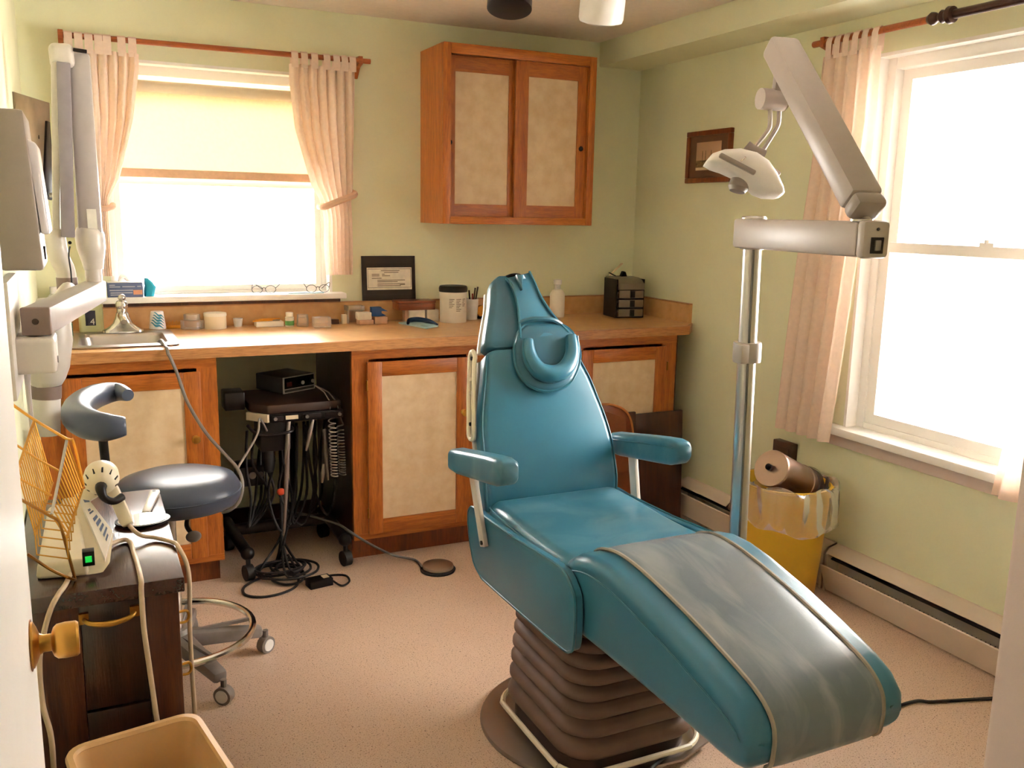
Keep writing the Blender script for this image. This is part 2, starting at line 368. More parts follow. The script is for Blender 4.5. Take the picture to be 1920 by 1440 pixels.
# ---- back window
def win_back():
    x0, x1, z0, z1 = BW
    w = MB()
    for b in ((x0, x0+.03, z0, z1), (x1-.03, x1, z0, z1), (x0+.03, x1-.03, z1-.05, z1), (x0+.03, x1-.03, z0, z0+.012)): w.box(b[0], b[1], YB+.06, YB+.125, b[2], b[3], bev=.003)
    r = struct('window_1', w, 'white_paint', 'white framed window above the counter with a roller blind', 'window')
    zm = 1.50
    for za, zb, y in ((z0+.012, zm+.015, YB+.07), (zm-.015, z1-.05, YB+.095)):
        s = MB(); s.box(x0+.03, x0+.055, y, y+.025, za, zb); s.box(x1-.055, x1-.03, y, y+.025, za, zb)
        s.box(x0+.055, x1-.055, y, y+.025, za, za+.022); s.box(x0+.055, x1-.055, y, y+.025, zb-(.085 if zb > 1.8 else .03), zb)
        part(r, 'sash', s, 'white_paint')
    part(r, 'pane', box(x0+.055, x1-.055, YB+.080, YB+.084, z0+.034, zm-.015), 'window_glass')
    part(r, 'pane', box(x0+.055, x1-.055, YB+.105, YB+.109, zm+.015, z1-.13), 'window_glass')
    part(r, 'reveal', MB().box(x0, x1, YB-.002, YB+.06, z1-.012, z1).box(x0, x0+.012, YB-.002, YB+.06, z0, z1-.012).box(x1-.012, x1, YB-.002, YB+.06, z0, z1-.012), 'white_paint')
    part(r, 'window_sill', box(.055, 1.035, YB-.075, YB+.09, 1.018, 1.042, bev=.004), 'white_paint')
    part(r, 'sill_apron', box(.065, 1.02, YB-.022, YB, .995, 1.018), 'red_wood', 'dark wood strip under the sill')
win_back()
t = thing('roller_blind', 'cream roller blind half drawn in the window above the counter', 'blind', (.55, 3.955, 1.5))
part(t, 'roller', cyl((.15, 3.95, 1.862), (.945, 3.95, 1.862), .022, n=18), 'cream_plastic')
part(t, 'bracket', box(.142, .15, 3.925, 3.975, 1.84, 1.945), 'white_paint'); part(t, 'bracket', box(.945, .953, 3.925, 3.975, 1.84, 1.945), 'white_paint')
mb = MB(); mb.open = True; mb.sheet([[(x, 3.972, z) for x in np.linspace(.155, .94, 12)] for z in np.linspace(1.862, 1.545, 10)]); part(t, 'blind_cloth', mb, 'blind')
part(t, 'hem_bar', MB().box(.155, .94, 3.966, 3.976, 1.512, 1.546, bev=.003), 'blind_hem', 'peach stitched hem of the blind')

# ---- right window
def win_right():
    y0, y1, z0, z1 = RW
    w = MB(); X = XR
    for b in ((y0, y0+.045, z0, z1), (y1-.045, y1, z0, z1), (y0+.045, y1-.045, z1-.05, z1), (y0+.045, y1-.045, z0, z0+.025)): w.box(X+.05, X+.125, b[0], b[1], b[2], b[3], bev=.003)
    r = struct('window_2', w, 'white_paint', 'tall white double hung window beside the dental light', 'window')
    zm = 1.30
    for za, zb, x in ((z0+.025, zm+.02, X+.058), (zm-.02, z1-.05, X+.09)):
        s = MB(); s.box(x, x+.028, y0+.045, y0+.085, za, zb); s.box(x, x+.028, y1-.085, y1-.045, za, zb)
        s.box(x, x+.028, y0+.085, y1-.085, za, za+.035); s.box(x, x+.028, y0+.085, y1-.085, zb-.035, zb)
        part(r, 'sash', s, 'white_paint')
    part(r, 'pane', box(X+.070, X+.074, y0+.085, y1-.085, z0+.06, zm-.015), 'window_glass')
    part(r, 'pane', box(X+.102, X+.106, y0+.085, y1-.085, zm+.015, z1-.085), 'window_glass')
    part(r, 'sash_lock', MB().box(X+.045, X+.06, 1.93, 1.98, zm+.02, zm+.032).cyl((X+.05, 1.955, zm+.03), (X+.05, 1.955, zm+.042), .01, n=10), 'white_paint')
    part(r, 'reveal', MB().box(X-.002, X+.05, y0, y1, z1-.012, z1).box(X-.002, X+.05, y0, y0+.012, z0, z1-.012).box(X-.002, X+.05, y1-.012, y1, z0, z1-.012), 'white_paint')
    part(r, 'window_sill', box(X-.05, X+.08, y0-.09, y1+.09, z0-.028, z0+.003, bev=.006), 'white_paint')
    part(r, 'sill_apron', box(X-.018, X, y0-.07, y1+.07, z0-.075, z0-.028, bev=.004), 'pink_white_paint')
win_right()

# ---- open door at the left with its brass knob
d = struct('door_1', box(-.118, -.08, .43, 1.142, .01, 2.03, bev=.003), 'white_paint', 'white painted door standing open beside the camera', 'door')
kp = aty(60, 1210, 1.085); kz = kp[2]; ky = 1.085
k = part(d, 'door_knob', MB().lathe([(.004, 0), (.026, .0), (.026, .003), (.020, .006), (.012, .009), (.010, .013), (.010, .021), (.016, .023), (.0195, .027), (.0205, .036), (.020, .047), (.018, .0495), (.003, .050)], (-.08, ky, kz), (1, 0, 0), n=36), 'brass', 'worn brass door knob')
part(k, 'rose_plate', MB().lathe([(.006, 0), (.029, 0), (.029, .002), (.006, .002)], (-.081, ky, kz), (1, 0, 0), n=36), 'brass_dark')
part(d, 'latch_plate', box(-.112, -.086, 1.1415, 1.1435, kz-.03, kz+.03), 'brass_dark')

# ================================================================ COUNTER AND CABINETS
YFc = 3.33
cnt = thing('countertop', 'long tan laminate countertop with wood edge and low backsplash', 'countertop', (1.2, 3.6, .872))
# slab with the sink cut-out
sx0, sx1, sy0, sy1 = -.05, .285, 3.40, 3.79
slab = MB(); 
for a, b, c, e in ((XL, sx0, 3.31, YB), (sx1, 2.38, 3.31, YB), (sx0, sx1, 3.31, sy0), (sx0, sx1, sy1, YB)): slab.box(a, b, c, e, .872, .91)
slab.prism([(2.38, 3.31, .872), (2.46, 3.31, .872), (2.55, 3.40, .872), (2.55, YB, .872), (2.38, YB, .872)], (0, 0, .038))
part(cnt, 'slab', slab, 'counter_laminate')
e = MB().prism([(XL, 3.295, .872), (2.467, 3.295, .872), (2.467, 3.31, .872), (XL, 3.31, .872)], (0, 0, .0378)); e.prism([(2.467, 3.295, .872), (2.551, 3.39, .872), (2.551, 3.41, .872), (2.455, 3.31, .872)], (0, 0, .0378))
part(cnt, 'front_edge', e, 'counter_edge', 'wood grain front edge')
part(cnt, 'backsplash', MB().box(XL, XR-.02, YB-.02, YB, .91, .995).box(XR-.02, XR, 3.40, YB, .91, .995), 'counter_laminate')
part(cnt, 'splash_cap', MB().box(XL, XR-.02, YB-.023, YB, .995, 1.0).box(XR-.023, XR, 3.40, YB, .995, 1.0), 'counter_edge')

def door_front(parent, x0, x1, z0, z1, knob=None, hinge=None, y=YFc, fr=.058):
    d = part(parent, 'door', box(x0+.002, x1-.002, y-.004, y, z0+.002, z1-.002), 'oak')
    for a, b in ((x0, x0+fr), (x1-fr, x1)): part(d, 'door_stile', box(a, b, y-.018, y-.003, z0, z1, bev=.002), 'oak')
    for a, b in ((z1-fr, z1), (z0, z0+fr)): part(d, 'door_rail', box(x0+fr, x1-fr, y-.0175, y-.003, a, b, bev=.002), 'oak_x')
    part(d, 'door_panel', box(x0+fr, x1-fr, y-.012, y-.004, z0+fr, z1-fr), 'panel_laminate', 'cream mottled laminate panel')
    if knob:
        part(d, 'knob', MB().lathe([(.011, 0), (.011, .003), (.005, .006), (.005, .014), (.013, .02), (.015, .026), (.011, .032), (.002, .034)], (knob[0], y-.018, knob[1]), (0, -1, 0), n=20), 'brass', 'small round brass knob')
    if hinge is not None:
        for hz in (z0+.09, z1-.09): part(d, 'hinge', MB().cyl((hinge, y-.021, hz-.02), (hinge, y-.021, hz+.02), .004, n=8), 'brass_dark')
    return d
def carcass(name, label, x0, x1, doors, stiles):
    t = thing(name, label, 'cabinet', ((x0+x1)/2, 3.62, 0))
    part(t, 'end_panel', box(x0, x0+.018, YFc+.02, YB, .10, .872), 'dark_wood' if abs(x0-.911) < .01 else 'oak'); part(t, 'end_panel', box(x1-.018, x1, YFc+.02, YB, .10, .872), 'dark_wood' if x1 < 1 else 'oak')  # panels facing the kneehole take a dark wood colour in place of shade
    part(t, 'body', MB().box(x0+.018, x1-.018, YFc+.02, YB, .10, .12).box(x0+.018, x1-.018, YB-.01, YB, .12, .872), 'oak')
    for a, b in stiles: part(t, 'face_stile', box(a, b, YFc, YFc+.02, .10, .872), 'oak')
    part(t, 'face_rail', box(x0, x1, YFc-.001, YFc+.019, .832, .872), 'oak_x'); part(t, 'face_rail', box(x0, x1, YFc-.001, YFc+.019, .10, .125), 'oak_x')
    part(t, 'toe_kick', box(x0+.01, x1-.01, YFc+.07, YFc+.085, 0, .10), 'frame_wood'); part(t, 'plinth_side', box(x0+.01, x0+.025, YFc+.085, YB, 0, .10), 'frame_wood'); part(t, 'plinth_side', box(x1-.025, x1-.01, YFc+.085, YB, 0, .10), 'frame_wood')
    for a in doors: door_front(t, *a)
    return t
DZ0, DZ1 = .125, .822
kz1 = aty(367, 822, 3.31)
carcass('base_cabinet', 'oak base cabinet under the sink with one cream panelled door', XL, .414, [(-.085, .355, DZ0, DZ1, (kz1[0], kz1[2]), -.09)], [(XL, -.07), (.345, .414)])
kz2 = aty(869, 772, 3.31); xa = aty(686.4, 676.4, YFc)[0]; xb = aty(879, 667, YFc)[0]
carcass('base_cabinet', 'oak base cabinet to the right of the open kneehole, cream panelled door with knob', .911, 1.50, [(xa, xb, DZ0, DZ1, (kz2[0], kz2[2]), xa-.004)], [(.911, xa+.01), (xb-.01, 1.50)])
xc = aty(1247, 645, YFc)[0]; xd = aty(1088, 652, YFc)[0]
carcass('base_cabinet', 'oak base cabinet at the wall end of the counter behind the chair', 1.50, 2.424, [(xd, xc, DZ0, DZ1, None, xc+.004), (1.53, xd-.035, DZ0, DZ1, (xd-.06, .6), None)], [(1.50, 1.55), (xd-.05, xd+.015), (xc-.015, 2.424)])
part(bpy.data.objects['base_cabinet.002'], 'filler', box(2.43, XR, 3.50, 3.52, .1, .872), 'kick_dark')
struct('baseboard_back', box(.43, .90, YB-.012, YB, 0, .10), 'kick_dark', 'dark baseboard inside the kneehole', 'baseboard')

# ---- wall cabinet with sliding doors
wx0, wx1, wy, wz0, wz1 = 1.402, 2.134, 3.635, 1.348, 2.087
t = thing('wall_cabinet', 'oak wall cabinet with two sliding cream panelled doors', 'cabinet', ((wx0+wx1)/2, 3.78, wz0))
part(t, 'side_panel', box(wx0, wx0+.02, wy+.02, YB, wz0, wz1), 'oak_light'); part(t, 'side_panel', box(wx1-.02, wx1, wy+.02, YB, wz0, wz1), 'oak_light')
part(t, 'top_panel', box(wx0+.02, wx1-.02, wy+.02, YB, wz1-.02, wz1), 'oak_light_x'); part(t, 'bottom_panel', box(wx0+.02, wx1-.02, wy+.02, YB, wz0, wz0+.02), 'oak_light_x')
part(t, 'back_panel', box(wx0+.02, wx1-.02, YB-.01, YB, wz0+.02, wz1-.02), 'oak')
fw = .034
part(t, 'face_stile', box(wx0, wx0+fw, wy, wy+.02, wz0, wz1, bev=.002), 'oak_light'); part(t, 'face_stile', box(wx1-fw, wx1, wy, wy+.02, wz0, wz1, bev=.002), 'oak_light')
part(t, 'face_rail', box(wx0+fw, wx1-fw, wy, wy+.02, wz1-.042, wz1, bev=.002), 'oak_light_x'); part(t, 'face_rail', box(wx0+fw, wx1-fw, wy, wy+.02, wz0, wz0+.032, bev=.002), 'oak_light_x')
for i, (a, b, y) in enumerate(((wx0+fw-.01, 1.765, wy+.045), (1.745, wx1-fw+.012, wy+.022))):
    f1, f2 = ((.034, .022), (.062, .058))[i]
    dd = part(t, 'sliding_door', box(a+.002, b-.002, y+.012, y+.018, wz0+.032, wz1-.042), 'oak')
    for p_, q_ in ((a, a+f1+.012*(1-i)), (b-f2-.02*(1-i), b)): part(dd, 'door_stile', box(p_, q_, y, y+.013, wz0+.03, wz1-.04), 'oak')
    for p_, q_ in ((wz1-.105, wz1-.04), (wz0+.03, wz0+.085)): part(dd, 'door_rail', box(a+f1+.012*(1-i), b-f2-.02*(1-i), y+.0005, y+.013, p_, q_), 'oak_x')
    part(dd, 'door_panel', box(a+f1+.008*(1-i), b-f2-.018*(1-i), y+.006, y+.012, wz0+.08, wz1-.1), 'panel_laminate', 'cream mottled laminate panel')
    kx = (a+.022, b-.036)[i]; kz = 1.69
    part(dd, 'finger_pull', MB().lathe([(.011, -.002), (.011, .002), (.008, .001), (.001, .001)], (kx, y, kz), (0, -1, 0), n=18), 'black_plastic', 'dark recessed finger pull')

# ---- sink and faucet
s = thing('sink', 'small stainless steel bar sink set into the counter', 'sink', ((sx0+sx1)/2, 3.6, .80))
def rect_ring(cx, cy, secs):
    return [[(cx+px, cy+py, z) for px, py in rrect(hx, hy, r)] for hx, hy, r, z in secs]
scx, scy = (sx0+sx1)/2, 3.585
mb = MB(); mb.open = False
mb.loft(rect_ring(scx, scy, [(.182, .212, .03, .9105), (.184, .214, .032, .916), (.165, .195, .03, .917), (.148, .150, .04, .915), (.140, .142, .045, .905), (.130, .132, .05, .83), (.10, .10, .05, .80), (.02, .02, .015, .797)]), cap=False)
a = part(s, 'basin', mb, 'steel'); 
part(s, 'drain', cyl((scx, scy, .796), (scx, scy, .799), .022), 'brushed')
fc = V((.128, 3.765, .917))
f = thing('faucet', 'chrome single post faucet at the back of the sink', 'faucet', fc)
body = [(.075, .028, 0), (.074, .028, .008), (.055, .026, .018), (.036, .026, .035), (.027, .026, .055), (.023, .024, .072), (.021, .022, .075)]
part(f, 'base', MB().loft([[fc+V((px, py, h)) for px, py in rrect(hx, hy, min(hx, hy)*.9)] for hx, hy, h in body]), 'chrome')
part(f, 'spout', MB().tube([fc+V(p) for p in ((0, 0, .06), (0, -.04, .066), (0, -.09, .062), (0, -.115, .05))], [.02, .017, .014, .012], n=14), 'chrome')
part(f, 'collar', MB().lathe([(.017, .068), (.019, .074), (.019, .09), (.022, .094), (.023, .108), (.019, .118), (.012, .122)], fc, n=24), 'chrome')
part(f, 'handle', MB().ball(fc+V((.002, -.004, .133)), .0145, sc=(1, 1, .95)), 'chrome')

# ================================================================ CURTAINS AND RODS
def curtain(parent, rows, ph, n=64, amp=.014, folds=7, axis='x', plane=3.86, name='drape', m='curtain'):
    """rows: (z, a, b, amp scale, plane shift) with a..b along the rod axis"""
    zs = [r[0] for r in rows]; out = []
    for z in np.linspace(rows[0][0], rows[-1][0], 46):
        k = 0
        A = [np.interp(-z, [-q for q in zs], [r[i] for r in rows]) for i in (1, 2, 3, 4)]
        row = []
        for j in range(n):
            u = j/(n-1); s = A[0]+(A[1]-A[0])*u
            w = math.sin(u*folds*2*PI+ph+.5*math.sin(z*3+ph))*amp*A[2]+math.sin(u*folds*4.3*PI+ph*2+z)*amp*.22*A[2]
            s += math.cos(u*folds*2*PI+ph)*.004
            row.append((s, plane+w+A[3], z) if axis == 'x' else (plane+w+A[3], s, z))
        out.append(row)
    mb = MB(); mb.open = True; mb.sheet(out); return part(parent, name, mb, m, smooth=80)
def tabs(parent, spots, z0, z1, plane, axis, r=.013, w=.028):
    for a in spots:
        mb = MB(); mb.open = True; rows = []
        for p, z in [(-r-.002, z0), (-r-.003, z1-.02), (-r*.8, z1-.004), (0, z1+.003), (r*.8, z1-.004), (r+.003, z1-.02), (r+.002, z0)]:
            rows.append([((a+q, plane+p, z) if axis == 'x' else (plane+p, a+q, z)) for q in (-w/2, 0, w/2)])
        mb.sheet(rows); part(parent, 'tab', mb, 'curtain')
yr = 3.845
# back window rod
zl, zr = aty(100, 57, yr)[2]-.012, aty(692, 114, yr)[2]-.003
xl_, xr_ = aty(104, 57, yr)[0], aty(694, 112, yr)[0]
t = thing('curtain_rod', 'orange stained wood curtain rod over the counter window', 'curtain rod', ((xl_+xr_)/2, YB, zl-.06))
part(t, 'rod', MB().tube([(xl_+.01, yr, zl), (xr_, yr, zr)], .0105, n=14, smooth=0), 'rod_wood')
for xx, zz in ((xl_+.015, zl), (xr_-.043, zr)):
    part(t, 'bracket', MB().prism([(xx-.009, YB, zz-.065), (xx-.009, YB, zz+.02), (xx-.009, yr-.012, zz+.017), (xx-.009, yr-.012, zz-.014), (xx-.009, yr+.03, zz-.024)], (.018, 0, 0), bev=.002), 'rod_wood')
zt = (zl+zr)/2
def bx(u, v): return aty(u, v, yr+.015)[0]
def bz(v, u=300): return aty(u, v, yr+.015)[2]
t = thing('curtain', 'peach tab top curtain tied back at the left of the counter window', 'curtain', (.15, yr, 1.1), 'peach tab top curtains')
curtain(t, [(zl-.045, bx(118, 90), bx(257, 90), 1, 0), (zl-.10, bx(118, 110), bx(257, 110), 1, 0), (1.72, bx(140, 230), bx(247, 230), 1, 0), (1.50, bx(162, 320), bx(222, 340), .9, 0), (1.42, bx(178, 375), bx(203, 380), .6, 0), (1.37, bx(178, 400), bx(202, 400), .6, 0), (1.25, bx(180, 460), bx(206, 460), .9, 0), (1.128, bx(182, 515), bx(210, 515), 1, 0)], .4, plane=yr)
tabs(t, [bx(u, 80) for u in (128, 147, 166, 184, 200, 227, 247)], zl-.06, zl+.012, yr, 'x')
part(t, 'tieback', MB().tube([(bx(170, 390), yr+.07, 1.41), (bx(172, 390), yr-.02, 1.40), (bx(190, 390), yr-.034, 1.385), (bx(209, 388), yr-.02, 1.392), (bx(212, 388), yr+.03, 1.40)], .011, n=8), 'tie_cloth')
t = thing('curtain', 'peach tab top curtain tied back between the counter window and framed certificate', 'curtain', (.97, yr, 1.1), 'peach tab top curtains')
curtain(t, [(zr-.035, bx(541, 125), bx(664, 135), 1, 0), (zr-.10, bx(541, 150), bx(664, 160), 1, 0), (1.72, bx(552, 240), bx(662, 240), 1, 0), (1.50, bx(582, 330), bx(660, 330), .9, 0), (1.43, bx(600, 365), bx(656, 350), .7, 0), (1.36, bx(606, 385), bx(658, 380), .7, 0), (1.25, bx(606, 440), bx(659, 440), .9, 0), (1.122, bx(611, 517), bx(659, 517), 1, 0)], 1.3, plane=yr)
tabs(t, [bx(u, 110) for u in (550, 568, 587, 610, 628, 643, 658)], zr-.05, zr+.012, yr, 'x')
part(t, 'tieback', MB().tube([(bx(664, 330), YB-.005, 1.475), (bx(660, 345), yr-.02, 1.462), (bx(630, 352), yr-.038, 1.435), (bx(604, 362), yr-.025, 1.41), (bx(600, 362), yr+.03, 1.41)], .014, n=8), 'tie_cloth')
# right window rod and curtains
xq = XR-.075
zq = atx(1600, 68, xq)[2]
t = thing('curtain_rod', 'orange stained wood curtain rod over the tall window', 'curtain rod', (XR, 1.95, zq-.06))
part(t, 'rod', MB().tube([(xq, 1.20, zq), (xq, 2.66, zq)], .0115, n=14, smooth=0), 'rod_wood')
for yy in (2.607, 1.26):
    part(t, 'bracket', MB().prism([(XR, yy-.01, zq-.075), (XR, yy-.01, zq+.02), (xq-.014, yy-.01, zq+.018), (xq-.014, yy-.01, zq-.016), (xq+.03, yy-.01, zq-.03)], (0, .02, 0), bev=.002), 'rod_wood')
def ry(u, v): return atx(u, v, xq)[1]
t = thing('curtain', 'sheer peach tab top curtain hanging straight beside the dental light', 'curtain', (xq, 2.5, .57), 'peach tab top curtains')
curtain(t, [(zq-.05, 2.345, 2.61, .8, 0), (zq-.3, 2.34, 2.62, 1, 0), (1.3, 2.37, 2.66, 1.1, .0), (.9, 2.40, 2.69, 1.1, .0), (.575, 2.43, 2.715, 1.1, .0)], 2.0, axis='y', plane=xq-.004, folds=5, m='curtain_sheer')
tabs(t, [2.36, 2.405, 2.447, 2.489, 2.53, 2.57], zq-.065, zq+.013, xq, 'y')
t = thing('curtain', 'peach tab top curtain at the doorway side of the tall window', 'curtain', (xq, 1.6, .57), 'peach tab top curtains')
curtain(t, [(zq-.05, 1.30, 1.58, .8, 0), (1.3, 1.31, 1.66, 1.1, 0), (.575, 1.32, 1.755, 1.1, 0)], 3.1, axis='y', plane=xq-.004, folds=5, m='curtain_sheer')
tabs(t, [1.32, 1.37, 1.42, 1.47, 1.53, 1.58], zq-.065, zq+.013, xq, 'y')
# dark second rod with finial
xd2 = XR-.155; p0 = atx(1790, 26, xd2); p1 = atx(1920, -2, xd2); zz = (p0[2]+p1[2])/2
t = thing('curtain_rod', 'dark bronze curtain rod with ornate finial in front of the tall window', 'curtain rod', (XR, 1.7, zz-.03))
part(t, 'rod', MB().tube([(xd2, 1.15, zz), (xd2, p0[1], zz)], .0135, n=14, smooth=0), 'bronze')
part(t, 'finial', MB().lathe([(.014, 0), (.024, .004), (.026, .018), (.016, .030), (.020, .042), (.014, .05), (.009, .056), (.017, .066), (.020, .078), (.013, .092), (.003, .10)], (xd2, p0[1], zz), (0, 1, 0), n=16), 'bronze', 'ornate ribbed bronze finial')
for yy in (1.62, 1.22): part(t, 'bracket', MB().box(xd2-.006, XR, yy-.006, yy+.006, zz-.03, zz-.0125).box(XR-.006, XR, yy-.02, yy+.02, zz-.035, zz+.03), 'bronze')

# ================================================================ DENTAL CHAIR
# side profile measured in the photo for a chair centred on x = 1.385, brought to its real size about the lens height
KS = .86
XC = 1.385*KS
def K(y, z): return (y*KS, CH+(z-CH)*KS)
chair = thing('dental_chair', 'teal vinyl dental chair with horseshoe headrest and accordion pedestal', 'chair', (XC, 1.93, 0))
# base plate and bellows
bc = (1.195, 1.985)
part(chair, 'base_plate', MB().lathe([(.01, 0), (.288, 0), (.292, .006), (.288, .014), (.26, .018), (.01, .018)], (bc[0], bc[1], 0), n=64), 'base_steel', 'round scuffed steel base plate')
pl = [atz(1299, 1381, 0), atz(1330, 1402, 0), atz(1281, 1440, 0), atz(1215, 1440, 0)]
part(chair, 'foot_plate', MB().prism([(1.10, 1.80, .019), (1.08, 1.70, .019), (1.317, 1.684, .019), (1.435, 1.729, .019), (1.427, 1.79, .019), (1.36, 1.84, .019)][::1], (0, 0, .006)), 'brushed')
secs = []; zt, zb, npl = .455, .055, 9
bx0, by0 = 1.20, 1.925
for i in range(npl):
    za = zb+(zt-zb)*(i/npl)**.85; zc = zb+(zt-zb)*((i+1)/npl)**.85; h = zc-za
    g = 1-.10*(i/npl)
    for f, o in ((.02, -.022), (.16, -.008), (.35, .0), (.6, .0), (.82, -.008), (.97, -.022)):
        hx, hy = .20*g+o, .215*g+o; secs.append([(bx0+px, by0+py-.012*i/npl, za+h*f) for px, py in rrect(hx, hy, .085*g, 9)])
part(chair, 'bellows', MB().loft(secs), 'bellows_rubber', 'brown rubber accordion bellows', smooth=60)
part(chair, 'pump_housing', MB().loft([[(bx0+px, by0+py, z) for px, py in rrect(.185, .195, .08, 8)] for z in (.018, .056)]), 'dark_brown')
part(chair, 'bumper_ring', MB().tube([(bx0+px, by0+py, .045) for px, py in rrect(.212, .226, .09, 6)], .0075, n=8, closed=True, smooth=2), 'ivory', 'pale plastic ring around the pedestal')
part(chair, 'seat_frame', MB().box(XC-.17, XC+.17, 1.70, 2.14, .452, .50, bev=.01).box(XC-.12, XC+.12, 1.78, 2.06, .44, .46), 'dark_metal')
# seat
def sec_xz(y, ztop, zbot, hw, r, crown=0., n=7):
    cz, hz = (ztop+zbot)/2, (ztop-zbot)/2
    return [(XC+px, y, cz+pz+(crown*(1-(px/hw)**2) if pz > 0 else 0)) for px, pz in rrect(hw, hz, min(r, hz*.95), n)]
st = [(2.60, .445, .40, .20), (2.58, .463, .385, .232), (2.52, .474, .38, .243), (2.40, .472, .38, .246), (2.25, .466, .38, .246), (2.12, .466, .38, .246), (2.05, .470, .38, .246), (2.005, .466, .385, .243), (1.985, .448, .395, .236)]
rows = []
for y, zt_, zb_, w in st:
    yy, z1_ = K(y, zt_); _, z0_ = K(y, zb_); rows.append(sec_xz(yy, z1_, z0_, w*KS, .03, .014))
part(chair, 'seat_cushion', MB().loft(rows), 'teal_worn', smooth=60)
# seam lines of the seat
for sg in (-1, 1):
    part(chair, 'seat_piping', MB().tube([(XC+sg*w*KS, *K(y, z)) for y, z, w in ((2.55, .455, .236), (2.42, .452, .247), (2.25, .446, .249), (2.1, .44, .249), (2.02, .43, .247))], .0035, n=6), 'piping_teal')
# upholstered side panels
out = [(2.626, .408), (2.615, .347), (2.577, .267), (2.52, .238), (2.467, .232), (2.163, .237), (1.971, .243), (1.925, .252), (1.903, .285), (1.903, .395), (1.932, .440), (1.984, .464), (2.092, .462), (2.226, .452), (2.356, .448), (2.496, .445), (2.58, .448), (2.615, .435)]
def smooth_poly(p, k=4):
    q, _ = spline([V((a, b, 0)) for a, b in p], [0]*len(p), k, True); return [(a[0], a[1]) for a in q]
for sg in (-1, 1):
    pts = [(XC+sg*.252*KS, *K(y, z)) for y, z in smooth_poly(out, 3)]
    q = part(chair, 'side_panel', MB().prism(pts, (sg*.024, 0, 0), bev=.006, seg=3), 'teal_vinyl', smooth=50)
    part(q, 'piping', MB().tube([(XC+sg*(.252*KS+.022), *K(y, z)) for y, z in smooth_poly(out, 2)], .0042, n=6, closed=True, smooth=2), 'piping_teal')
# leg rest
tp = [(2.012, .452), (2.005, .480), (1.965, .506), (1.90, .521), (1.83, .522), (1.745, .512), (1.60, .483), (1.48, .453), (1.37, .421), (1.32, .398), (1.292, .368), (1.284, .335)]
bt = [(2.00, .30), (1.995, .288), (1.96, .284), (1.90, .284), (1.83, .283), (1.745, .281), (1.60, .276), (1.48, .270), (1.37, .264), (1.325, .264), (1.30, .270), (1.288, .285)]
rows = []
for i, ((y, z), (y2, z2)) in enumerate(zip(tp, bt)):
    u = (2.0-y)/.7; hw = (.252-.026*u)*KS
    if i == 0: hw -= .008
    if i == len(tp)-1: hw -= .006
    ya, za = K(y, z); yb_, zb_ = K(y2, z2)
    cz, hz = (za+zb_)/2, (za-zb_)/2; r = min(.028, hz*.9)
    rows.append([(XC+px, (ya if pz > 0 else yb_)*.5+(ya*(pz+hz)+yb_*(hz-pz))/(2*hz)*.5, cz+pz) for px, pz in rrect(hw, hz, r, 7)])
leg = part(chair, 'leg_rest', MB().loft(rows), 'teal_vinyl', smooth=60)
# cover draped over the middle of the leg rest and down its toe
cp = [(1.995, .490), (1.965, .509), (1.90, .5245), (1.83, .5255), (1.745, .5155), (1.60, .4865), (1.48, .4565), (1.37, .4245), (1.318, .400), (1.288, .369), (1.279, .335), (1.280, .305), (1.2845, .275), (1.30, .258)]
cq, _ = spline([V((a, b, 0)) for a, b in cp], [0]*len(cp), 3)
def cw(y): return (.167-.012*(2.0-y)/.7)*KS
ctop = []; 
for p in cq:
    y, z = K(p[0], p[1]); ctop.append((y, z, cw(p[0])))
mb = MB(); secs = []
for i, (y, z, w) in enumerate(ctop):
    a = V(ctop[max(i-1, 0)][:2]); b = V(ctop[min(i+1, len(ctop)-1)][:2]); t_ = (b-a)/np.linalg.norm(b-a); nrm = V((-t_[1], t_[0]))
    if nrm[1] < 0 and i < 8 or nrm[0] > .2: nrm = -nrm
    nrm = V((t_[1], -t_[0])); nrm = nrm if (nrm[1] > 0 or nrm[0] < -.3) else -nrm
    top = [(XC+u*w, y+nrm[0]*.003*(1-abs(u)**6), z+nrm[1]*.003*(1-abs(u)**6)) for u in np.linspace(-1, 1, 13)]
    bot = [(XC+u*w, y-nrm[0]*.006, z-nrm[1]*.006) for u in np.linspace(1, -1, 13)]
    secs.append(top+bot)
mb.loft(secs); cov = part(leg, 'toe_cover', mb, 'foot_cover', 'grey worn vinyl cover strip with window reflection put into its colour', smooth=60)
for sg in (-1, 1):
    part(leg, 'piping', MB().tube([(XC+sg*w, y, z+.001) for y, z, w in ctop], .0045, n=6, smooth=0), 'piping_grey', 'pale grey piping')
for sg in (-1, 1):
    part(leg, 'seam', MB().tube([(XC+sg*(.252-.026*(2.0-y)/.7+.0012)*KS, *K(y, z-.045)) for y, z in tp[1:-2]]+[(XC+sg*.222*KS, *K(1.30, .335)), (XC+sg*.18*KS, *K(1.281, .33))], .0018, n=5), 'piping_teal')
# backrest
bp = [(2.545, .425, .235), (2.540, .44, .248), (2.545, .50, .251), (2.562, .57, .249), (2.584, .637, .2455), (2.611, .692, .240), (2.638, .749, .228), (2.675, .833, .205), (2.709, .889, .186), (2.728, .925, .175), (2.736, .938, .160)]
def back_secs(prof, th, crown=.018, r=.02, back=0.):
    rows = []
    for i, (y, z, w) in enumerate(prof):
        a = prof[max(i-1, 0)]; b = prof[min(i+1, len(prof)-1)]
        t_ = V((b[0]-a[0], b[1]-a[1])); t_ /= np.linalg.norm(t_); n_ = V((-t_[1], t_[0]))   # towards the sitter
        y0, z0 = K(y, z); row = []
        hw = w*KS; ht = th/2
        for px, pn in rrect(hw, ht, min(r, ht*.9), 7):
            cr = crown*(1-(px/hw)**2) if pn > 0 else 0
            d_ = -ht+pn+cr-back; row.append((XC+px, y0+n_[0]*d_, z0+n_[1]*d_))
        rows.append(row)
    return rows
